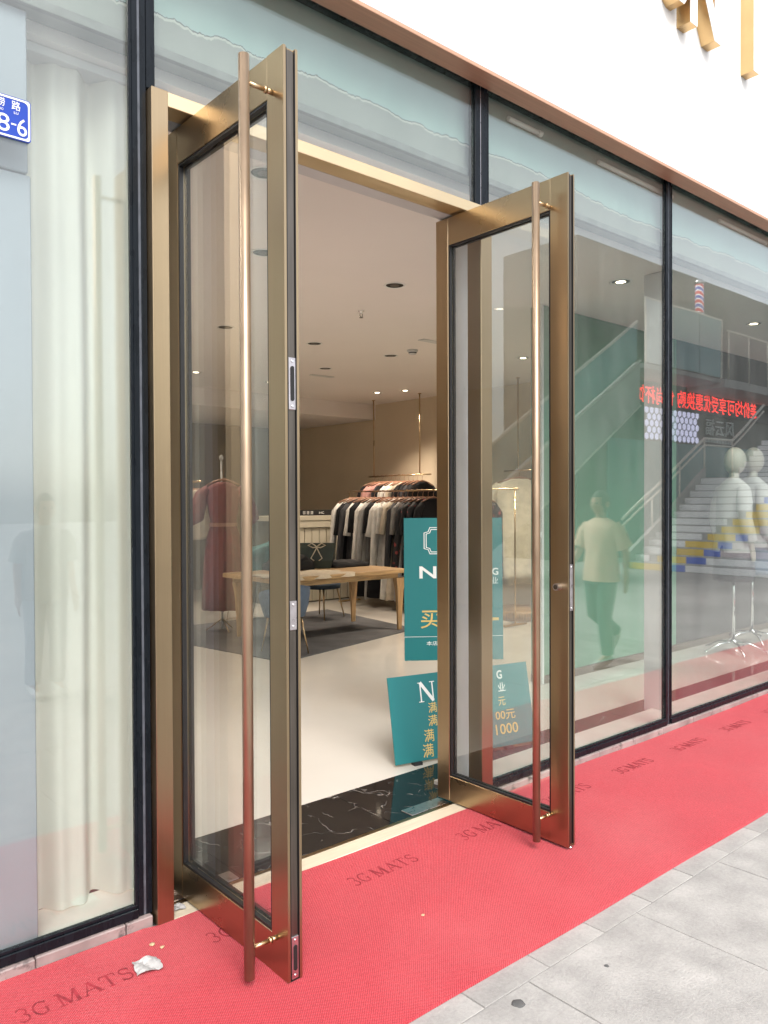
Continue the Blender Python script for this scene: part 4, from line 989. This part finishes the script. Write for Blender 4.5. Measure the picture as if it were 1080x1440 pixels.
# ------------------------------------------------------------------ figures
def skin_mesh(name, joints, edges, mat, sub=2):
    """joints: {name:(pos,radius)}; first joint is the root"""
    keys = list(joints); b = bmesh.new(); vs = {k: b.verts.new(joints[k][0]) for k in keys}
    b.verts.ensure_lookup_table()
    for a, c in edges: b.edges.new((vs[a], vs[c]))
    me = bpy.data.meshes.new(name); b.to_mesh(me); b.free()
    o = bpy.data.objects.new(name, me); C.objects.link(o)
    md = o.modifiers.new('skin', 'SKIN'); md.use_smooth_shade = True
    sk = me.skin_vertices[0].data if me.skin_vertices else None
    if sk is None:
        bpy.context.view_layer.objects.active = o
        sk = me.skin_vertices[0].data
    for i, k in enumerate(keys):
        r = joints[k][1]; sk[i].radius = r if isinstance(r, tuple) else (r, r); sk[i].use_root = (i == 0)
    s = o.modifiers.new('sub', 'SUBSURF'); s.levels = sub; s.render_levels = sub
    bpy.context.view_layer.update()
    m2 = bpy.data.meshes.new_from_object(o.evaluated_get(bpy.context.evaluated_depsgraph_get()))
    bpy.data.objects.remove(o); m2.name = name
    m2.materials.clear(); m2.materials.append(mat)
    for p in m2.polygons: p.use_smooth = True
    return m2
def head_bm(c, s=1., nose=True):
    b = bmesh.new(); bmesh.ops.create_uvsphere(b, u_segments=28, v_segments=20, radius=1)
    for v in b.verts:
        x, y, z = v.co
        jaw = 1-.28*max(0, -z)**1.3
        X = x*.074*jaw; Y = y*.094*(jaw*.95+.05); Z = z*.115
        if nose and y < -.5:
            g = math.exp(-((x/.16)**2)-((z+.15)/.22)**2); Y -= .020*g
            for ex in (-.38, .38):
                g = math.exp(-((x-ex)/.16)**2-((z-.08)/.10)**2); Y += .007*g
            g = math.exp(-((x/.3)**2)-((z+.48)/.06)**2); Y -= .005*g
        v.co = (c[0]+X*s, c[1]+Y*s, c[2]+Z*s)
    for f in b.faces: f.smooth = True
    return b
def person(label, loc, rz, shirt, pants, pose, hairlen=.05, shorts=False):
    """a figure facing local -Y.  pose: dict of joint overrides"""
    t = thing('person', label, 'person', loc, rz)
    J = {'pelvis': ((0, 0, .90), (.135, .10)), 'spine': ((0, .0, 1.05), (.12, .085)), 'chest': ((0, .0, 1.22), (.145, .10)), 'neckbase': ((0, .01, 1.37), (.07, .06)), 'neck': ((0, 0, 1.43), .048), 'headc': ((0, -.01, 1.50), .055)}
    E = [('pelvis', 'spine'), ('spine', 'chest'), ('chest', 'neckbase'), ('neckbase', 'neck'), ('neck', 'headc')]
    for s, n_ in ((-1, 'r'), (1, 'l')):
        J['sh'+n_] = ((s*.165, .01, 1.335), .056); J['el'+n_] = (pose.get('el'+n_, (s*.21, .03, 1.07)), .040); J['wr'+n_] = (pose.get('wr'+n_, (s*.225, -.04, .84)), (.026, .022))
        J['hip'+n_] = ((s*.085, 0, .84), .088); J['kn'+n_] = (pose.get('kn'+n_, (s*.095, -.02, .47)), .056); J['an'+n_] = (pose.get('an'+n_, (s*.10, .02, .085)), .037)
        an = Vector(J['an'+n_][0]); td = Vector(pose.get('toe'+n_, (0, -1, -.22))).normalized()
        J['ball'+n_] = (tuple(an+td*.13+Vector((0, 0, -.025))), (.032, .022)); J['toe'+n_] = (tuple(an+td*.18+Vector((0, 0, -.03))), (.026, .016))
        E += [('chest', 'sh'+n_), ('sh'+n_, 'el'+n_), ('el'+n_, 'wr'+n_), ('pelvis', 'hip'+n_), ('hip'+n_, 'kn'+n_), ('kn'+n_, 'an'+n_), ('an'+n_, 'ball'+n_), ('ball'+n_, 'toe'+n_)]
        el, wr = Vector(J['el'+n_][0]), Vector(J['wr'+n_][0]); d = (wr-el).normalized(); side = Vector((s*.25, -1, 0)); side = (side-d*side.dot(d)).normalized()
        J['pl'+n_] = (tuple(wr+d*.055), (.034, .018)); E.append(('wr'+n_, 'pl'+n_))
        for q, (off, L) in enumerate(((-.027, .062), (-.009, .075), (.010, .070), (.027, .055))):
            a = wr+d*.075+side*off*1.0; bnd = d*.85+Vector((-s*.35, 0, 0))
            J['f%d%s' % (q, n_)] = (tuple(a+d*.02), .0095); J['g%d%s' % (q, n_)] = (tuple(a+d*(.02+L*.5)), .0085); J['h%d%s' % (q, n_)] = (tuple(a+d*(.02+L*.5)+bnd.normalized()*L*.5), .007)
            E += [('pl'+n_, 'f%d%s' % (q, n_)), ('f%d%s' % (q, n_), 'g%d%s' % (q, n_)), ('g%d%s' % (q, n_), 'h%d%s' % (q, n_))]
        th = wr+d*.03+side*.035; J['ta'+n_] = (tuple(th), .012); J['tb'+n_] = (tuple(th+d*.035+side*.02), .009); E += [('wr'+n_, 'ta'+n_), ('ta'+n_, 'tb'+n_)]
    body = skin_mesh('body', J, E, M['skin'], 2)
    bmb = bmesh.new(); bmb.from_mesh(body); hb = head_bm((0, -.015, 1.545)); merge(bmb, hb); bmb.to_mesh(body); bmb.free()
    for p in body.polygons: p.use_smooth = True
    inst('body', body, t)
    b = bmesh.new()
    for s in (-1, 1):
        q = bmesh.new(); bmesh.ops.create_uvsphere(q, u_segments=10, v_segments=8, radius=.011, matrix=Matrix.Translation((s*.028, -.094, 1.555))); merge(b, q)
    obj('eyes', b, M['hair'], t, local=True)
    q = head_bm((0, -.005, 1.557), 1.09, False)
    bmesh.ops.delete(q, geom=[f for f in q.faces if (f.calc_center_median().y < -.062 and f.calc_center_median().z < 1.607) or f.calc_center_median().z < 1.49-hairlen], context='FACES')
    obj('hair', q, M['hair'], t, local=True)
    for s in (-1, 1):
        q = bmesh.new(); bmesh.ops.create_uvsphere(q, u_segments=10, v_segments=8, radius=1, matrix=Matrix.Translation((s*.078, .0, 1.545)) @ Matrix.Diagonal((.012, .022, .032, 1))); obj('ear', q, M['skin'], t, local=True)
    # shirt
    b = bmesh.new(); n = 32; R = []
    for z, hw, hd, fo in ((1.415, .070, .062, 0), (1.395, .115, .072, 0), (1.365, .18, .088, 0), (1.31, .205, .112, .01), (1.2, .185, .128, .02), (1.08, .172, .122, .035), (.96, .185, .132, .05), (.80, .20, .142, .07)):
        R.append([(hw*cos(2*pi*k/n), .005+hd*sin(2*pi*k/n)*(1+fo*sin(7*2*pi*k/n+z*9)), z) for k in range(n)])
    loft(b, R, cap=False)
    for s, n_ in ((-1, 'r'), (1, 'l')):
        sh, el = Vector(J['sh'+n_][0]), Vector(J['el'+n_][0]); tube(b, [sh+Vector((-s*.03, 0, .005)), sh.lerp(el, .25), sh.lerp(el, .62), sh.lerp(el, .84)], [.072, .078, .076, .082], 16, cap=False)
    obj('shirt', b, shirt, t, local=True)
    b = bmesh.new(); loft(b, [[(hw*cos(2*pi*k/n), hd*sin(2*pi*k/n), z) for k in range(n)] for z, hw, hd in ((.99, .155, .115), (.90, .172, .125), (.82, .178, .128), (.77, .16, .12))])
    for s, n_ in ((-1, 'r'), (1, 'l')):
        h_, k_, a_ = (Vector(J[q+n_][0]) for q in ('hip', 'kn', 'an'))
        tube(b, [h_+Vector((0, 0, .02)), h_.lerp(k_, .45), k_, k_.lerp(a_, .5), k_.lerp(a_, .95)], [.102, .088, .072, .068, .060], 18)
    obj('trousers', b, pants, t, local=True)
    for s, n_ in ((-1, 'r'), (1, 'l')):
        an = Vector(J['an'+n_][0]); td = Vector(pose.get('toe'+n_, (0, -1, -.22))).normalized()
        b = bmesh.new(); tube(b, [an-td*.055+Vector((0, 0, -.035)), an-td*.02+Vector((0, 0, -.03)), an+td*.10+Vector((0, 0, -.036)), an+td*.20+Vector((0, 0, -.034)), an+td*.225+Vector((0, 0, -.034))], [.03, .048, .046, .036, .015], 14, flat=.85); obj('shoe', b, M['shoe'], t, local=True)
    return t
person('walking woman in a beige tee and dark trousers mirrored in the right window', (6.60, 1.25, .02), radians(-84), M['beige_tee'], M['trousers'],
       {'knr': (-.095, -.06, .47), 'anr': (-.10, -.02, .085), 'knl': (.095, .02, .47), 'anl': (.10, .36, .26), 'toel': (0, -.55, -.83), 'ell': (.22, -.06, 1.08), 'wrl': (.23, -.20, .90), 'elr': (-.21, .12, 1.09), 'wrr': (-.22, .10, .85)})
person('person in a white shirt and pale trousers mirrored in the left window', (2.15, -1.15, .002), radians(180), M['white_tee'], M['lightjeans'], {})

# mannequins in the right window
def mannequin(label, loc, rz, dark):
    t = thing('mannequin', label, 'mannequin', loc, rz)
    J = {'pelvis': ((0, 0, 1.06), (.125, .09)), 'spine': ((0, 0, 1.2), (.095, .075)), 'chest': ((0, 0, 1.38), (.13, .09)), 'nb': ((0, .01, 1.53), .06), 'neck': ((0, 0, 1.60), .043), 'h': ((0, -.01, 1.67), .05)}
    E = [('pelvis', 'spine'), ('spine', 'chest'), ('chest', 'nb'), ('nb', 'neck'), ('neck', 'h')]
    for s, n_ in ((-1, 'r'), (1, 'l')):
        J['sh'+n_] = ((s*.16, .01, 1.49), .048); J['el'+n_] = ((s*.20, .04, 1.23), .036); J['wr'+n_] = ((s*.21, -.02, 1.0), (.024, .02)); J['ha'+n_] = ((s*.205, -.04, .92), (.028, .015)); J['fi'+n_] = ((s*.20, -.055, .84), (.02, .010))
        J['th'+n_] = ((s*.08, 0, .98), .08); J['te'+n_] = ((s*.085, 0, .78), .068)
        E += [('chest', 'sh'+n_), ('sh'+n_, 'el'+n_), ('el'+n_, 'wr'+n_), ('wr'+n_, 'ha'+n_), ('ha'+n_, 'fi'+n_), ('pelvis', 'th'+n_), ('th'+n_, 'te'+n_)]
    body = skin_mesh('body', J, E, M['manneq'], 2)
    bb = bmesh.new(); bb.from_mesh(body); hb = bmesh.new(); bmesh.ops.create_uvsphere(hb, u_segments=24, v_segments=16, radius=1, matrix=Matrix.Translation((0, -.012, 1.745)) @ Matrix.Diagonal((.082, .102, .125, 1)))
    for f in hb.faces: f.smooth = True
    merge(bb, hb); bb.to_mesh(body); bb.free(); inst('body', body, t)
    b = bmesh.new(); n = 32
    loft(b, [[(hw*cos(2*pi*k/n), .005+hd*sin(2*pi*k/n)*(1+fo*sin(6*2*pi*k/n+z*8)), z) for k in range(n)] for z, hw, hd, fo in ((1.585, .06, .058, 0), (1.55, .12, .075, 0), (1.515, .175, .09, 0), (1.45, .20, .115, .01), (1.3, .175, .12, .03), (1.15, .18, .125, .05), (1.0, .20, .14, .07), (.92, .205, .145, .08))], cap=False)
    for s, n_ in ((-1, 'r'), (1, 'l')):
        P = [Vector(J[q+n_][0]) for q in ('sh', 'el', 'wr')]; tube(b, [P[0]+Vector((-s*.03, 0, 0)), P[0].lerp(P[1], .5), P[1], P[1].lerp(P[2], .9)], [.066, .068, .062, .058], 16, cap=False)
    obj('white_top', b, M['white_tee'], t, local=True)
    b = bmesh.new(); loft(b, [[(hw*cos(2*pi*k/n), hd*sin(2*pi*k/n)*(1+.05*sin(8*2*pi*k/n)), z) for k in range(n)] for z, hw, hd in ((1.02, .175, .13), (.9, .19, .145), (.72, .21, .16), (.66, .20, .155))]); obj('skirt', b, M['greycloth'] if dark else M['bluegrey'], t, local=True)
    b = bmesh.new(); tube(b, [(0, .0, .92), (0, .0, .10)], .014, 12); tube(b, [(0, 0, .12), (0, 0, .09)], .024, 12)
    for k in range(5):
        a = 2*pi*k/5+.3; tube(b, [(0, 0, .10), (.14*cos(a), .14*sin(a), .085), (.28*cos(a), .28*sin(a), .022)], [.014, .012, .009], 8)
        tube(b, [(.28*cos(a), .28*sin(a), .03), (.28*cos(a), .28*sin(a), .004)], .012, 8)
    obj('chrome_stand', b, M['chrome'], t, local=True)
    return t
mannequin('nearer faceless cream mannequin in white top and charcoal skirt on chrome stand', (8.15, 3.82, .001), radians(62), True).scale = (1.15, 1.15, 1.15)
mannequin('farther faceless cream mannequin in white top and slate skirt on chrome stand', (8.92, 3.97, .001), radians(62), False).scale = (1.15, 1.15, 1.17)

# ================================================================== ACROSS THE STREET (seen mirrored in the glass)
ob = thing('street_building', 'dark building across the street with LED fascia and lit honeycomb screen', 'building', (24, -7, 0))
b = bmesh.new(); bx(b, 17.2, 40, -9, -6.5, 0, 8.5); obj('wall', b, M['opp'], ob)
b = bmesh.new(); bx(b, 19.3, 30, -6.499, -6.42, 4.28, 4.98, .01); lb = obj('led_board', b, M['hexdark'], ob)
tm = text_mesh('差价均可享受优惠换购 包尚杯饰', 7.6, .52, .004)
# reads left to right for someone standing in the street and facing the building (looking towards -Y)
xf(tm, Matrix.Translation((27.4, -6.418, 4.37)) @ Matrix.Rotation(pi, 4, 'Z')); obj('led_text', tm, M['led'], lb)
b = bmesh.new(); bx(b, 20.3, 23.4, -6.499, -6.45, 3.35, 4.2, .005); hx = obj('honeycomb_screen', b, M['hexdark'], ob)
hb = bmesh.new(); r_ = .135
for j in range(5):
    for i in range(12):
        cx = 20.43+i*.262+(.131 if j % 2 else 0); cz = 3.44+j*.19
        if cx > 23.33 or cz > 4.2: continue
        prism(hb, [(cx+.108*cos(radians(60*k+30)), cz+.108*sin(radians(60*k+30))) for k in range(6)], 'y', -6.449, -6.44)
obj('hexagon_cells', hb, M['hexlit'], hx)['kind'] = 'stuff'
tm = text_mesh('风云福', 1.9, .52, .03); xf(tm, Matrix.Translation((25.8, -6.46, 3.65)) @ Matrix.Rotation(pi, 4, 'Z')); obj('shop_name', tm, M['paleglass'], ob)
b = bmesh.new()
for k in range(10): bx(b, 23.9+k*.19, 24.02+k*.19, -6.498, -6.47, 3.42, 3.54)
obj('small_lettering', b, M['paleglass'], ob)
b = bmesh.new(); bx(b, 18.5, 29, -6.499, -6.47, .05, 3.3); obj('dark_shop_window', b, M['tealglass'], ob)

# walkway with glass balustrade
wk = thing('elevated_walkway', 'raised walkway with glass balustrade across the street above the stairs', 'walkway', (22, -5.3, 4.9))
b = bmesh.new(); bx(b, 22.4, 34, -6.3, -5.1, 4.86, 5.1, .01); bx(b, 18.2, 22.39, -6.3, -5.2, 4.98, 5.1, .01); obj('deck', b, M['concrete'], wk)
for i in range(3):
    b = bmesh.new(); bx(b, 18.25+i*1.35, 18.25+i*1.35+1.31, -5.165, -5.15, 5.12, 6.75); obj('glass_panel', b, M['tealglass'] if i else M['paleglass'], wk)
b = bmesh.new(); bx(b, 18.2, 22.3, -5.175, -5.14, 6.751, 6.80); bx(b, 18.2, 18.245, -5.175, -5.14, 5.1, 6.75); bx(b, 22.28, 22.33, -5.175, -5.14, 5.1, 6.75); tube(b, [(22.5, -5.1, 6.5), (34, -5.1, 6.5)], .03, 8)
for i in range(9): tube(b, [(22.6+i*1.3, -5.1, 5.1), (22.6+i*1.3, -5.1, 6.5)], .02, 8)
obj('balustrade_frame', b, M['handrail'], wk)
bp_ = thing('barber_pole', 'striped red white and blue barber pole fixed to the building across the street', 'barber pole', (22.3, -5.86, 7.1))
b = bmesh.new(); lathe(b, [(.13, 7.12), (.13, 7.96)], (22.3, -5.86), 20); obj('striped_tube', b, M['stripe'], bp_)
b = bmesh.new(); lathe(b, [(.15, 7.0), (.17, 7.06), (.14, 7.119)], (22.3, -5.86), 20); lathe(b, [(.14, 7.961), (.17, 8.02), (.08, 8.12)], (22.3, -5.86), 20); bx(b, 22.27, 22.33, -6.5, -5.99, 7.5, 7.56); obj('caps', b, M['chrome'], bp_)

# painted stairs
stt = thing('painted_stairs', 'broad outdoor stairs with white and yellow painted risers across the street', 'stairs', (16.5, -3, 0))
SY0, SY1 = -4.56, -1.25; N_ = 13; rise, run = .168, .285
pal = {0: [('riseyellow', 0, .28), ('riseblue', .28, .42), ('risewhite', .42, 1)], 1: [('risewhite', 0, .10), ('riseyellow', .16, .38), ('riseblue', .38, .52), ('risewhite', .52, 1)], 2: [('risewhite', 0, .2), ('riseyellow', .26, .46), ('riseblue', .46, .58), ('risepink', .58, 1)],
       3: [('risewhite', 0, .28), ('riseyellow', .28, .52), ('riseblue', .52, .62), ('risepink', .62, 1)], 4: [('risewhite', 0, .36), ('riseyellow', .40, .60), ('riseblue', .60, .68), ('risepink', .68, 1)], 5: [('risewhite', 0, .42), ('riseyellow', .46, .72), ('risepink', .72, 1)],
       6: [('risewhite', 0, .46), ('riseyellow', .5, .74), ('risered', .74, .84), ('risepink', .84, 1)], 7: [('risewhite', 0, .5), ('riseyellow', .55, .76), ('risered', .76, .88), ('risepink', .88, 1)], 8: [('risewhite', 0, .55), ('riseyellow', .58, .82), ('risewhite', .82, 1)],
       9: [('risewhite', 0, .6), ('riseblue', .6, .7), ('riseyellow', .7, .9), ('risewhite', .9, 1)], 10: [('risewhite', 0, .62), ('riseblue', .62, .75), ('riseyellow', .75, 1)], 11: [('risewhite', 0, .7), ('riseyellow', .7, 1)], 12: [('risewhite', 0, 1)]}
for i in range(N_):
    x = 16.5+run*i; b = bmesh.new(); bx(b, x+.012, x+run+.03, SY0, SY1, 0 if i == 0 else rise*i-.0005, rise*(i+1)-.001); s_ = obj('step', b, M['tread'], stt)
    for m_, a, c in pal[i]:
        b = bmesh.new(); bx(b, x, x+.0115, SY0+(SY1-SY0)*a, SY0+(SY1-SY0)*c-.004, rise*i+.004, rise*(i+1)-.022); obj('painted_riser', b, M[m_], s_)
xl = 16.5+run*N_; zl = rise*N_
b = bmesh.new(); bx(b, xl+.031, xl+1.6, SY0, SY1, zl-.2, zl-.001); obj('landing', b, M['tread'], stt)
for i in range(7):
    x = xl+1.6+run*i; b = bmesh.new(); bx(b, x+.012, x+run+.03, SY0, SY1, zl+rise*i-.2, zl+rise*(i+1)-.001); s_ = obj('step', b, M['tread'], stt)
    b = bmesh.new(); bx(b, x, x+.0115, SY0, SY1, zl+rise*i+.004, zl+rise*(i+1)-.022); obj('painted_riser', b, M['risewhite'], s_)
for y in (SY0-.06, SY1+.06):
    b = bmesh.new(); P = [(16.3, y, 1.16), (xl, y, zl+1.05), (xl+1.6, y, zl+1.08), (xl+1.6+7*run, y, zl+7*rise+1.05)]
    tube(b, P, .035, 10); tube(b, [(p[0], p[1], p[2]-.18) for p in P], .025, 8)
    for px_, pz in ((16.4, 0), (17.6, .6), (18.9, 1.4), (xl, zl), (xl+1.6, zl)): tube(b, [(px_, y, pz), (px_, y, pz+1.08)], .022, 8)
    obj('handrail', b, M['handrail'], stt)
    b = bmesh.new(); prism(b, [(16.4, 0), (xl, 0), (xl, zl+.25), (16.45, .3)], 'y', y-.05, y+.045); obj('string_wall', b, M['concrete'], stt)

# escalator
es = thing('escalator', 'escalator with pale side cladding rising beside the painted stairs', 'escalator', (14, -5.2, 0))
b = bmesh.new(); prism(b, [(10.6, 0.0), (13.2, 1.35), (17.2, 3.88), (17.2, 4.95), (12.4, 2.05), (10.6, .95)], 'y', -5.9, -4.70); obj('side_cladding', b, M['concrete'], es)
b = bmesh.new(); prism(b, [(10.6, 1.0), (12.4, 2.10), (17.2, 5.0), (17.2, 5.9), (12.3, 2.95), (10.6, 1.85)], 'y', -4.80, -4.785); obj('glass_side', b, M['tealglass'], es)
b = bmesh.new(); tube(b, [(10.5, -4.79, 1.88), (12.3, -4.79, 2.98), (17.2, -4.79, 5.93)], .04, 8); tube(b, [(10.6, -4.69, 1.0), (12.4, -4.69, 2.08), (17.2, -4.69, 4.97)], .03, 8); tube(b, [(13.2, -4.69, 1.36), (17.2, -4.69, 3.9)], .025, 8); obj('handrail', b, M['handrail'], es)
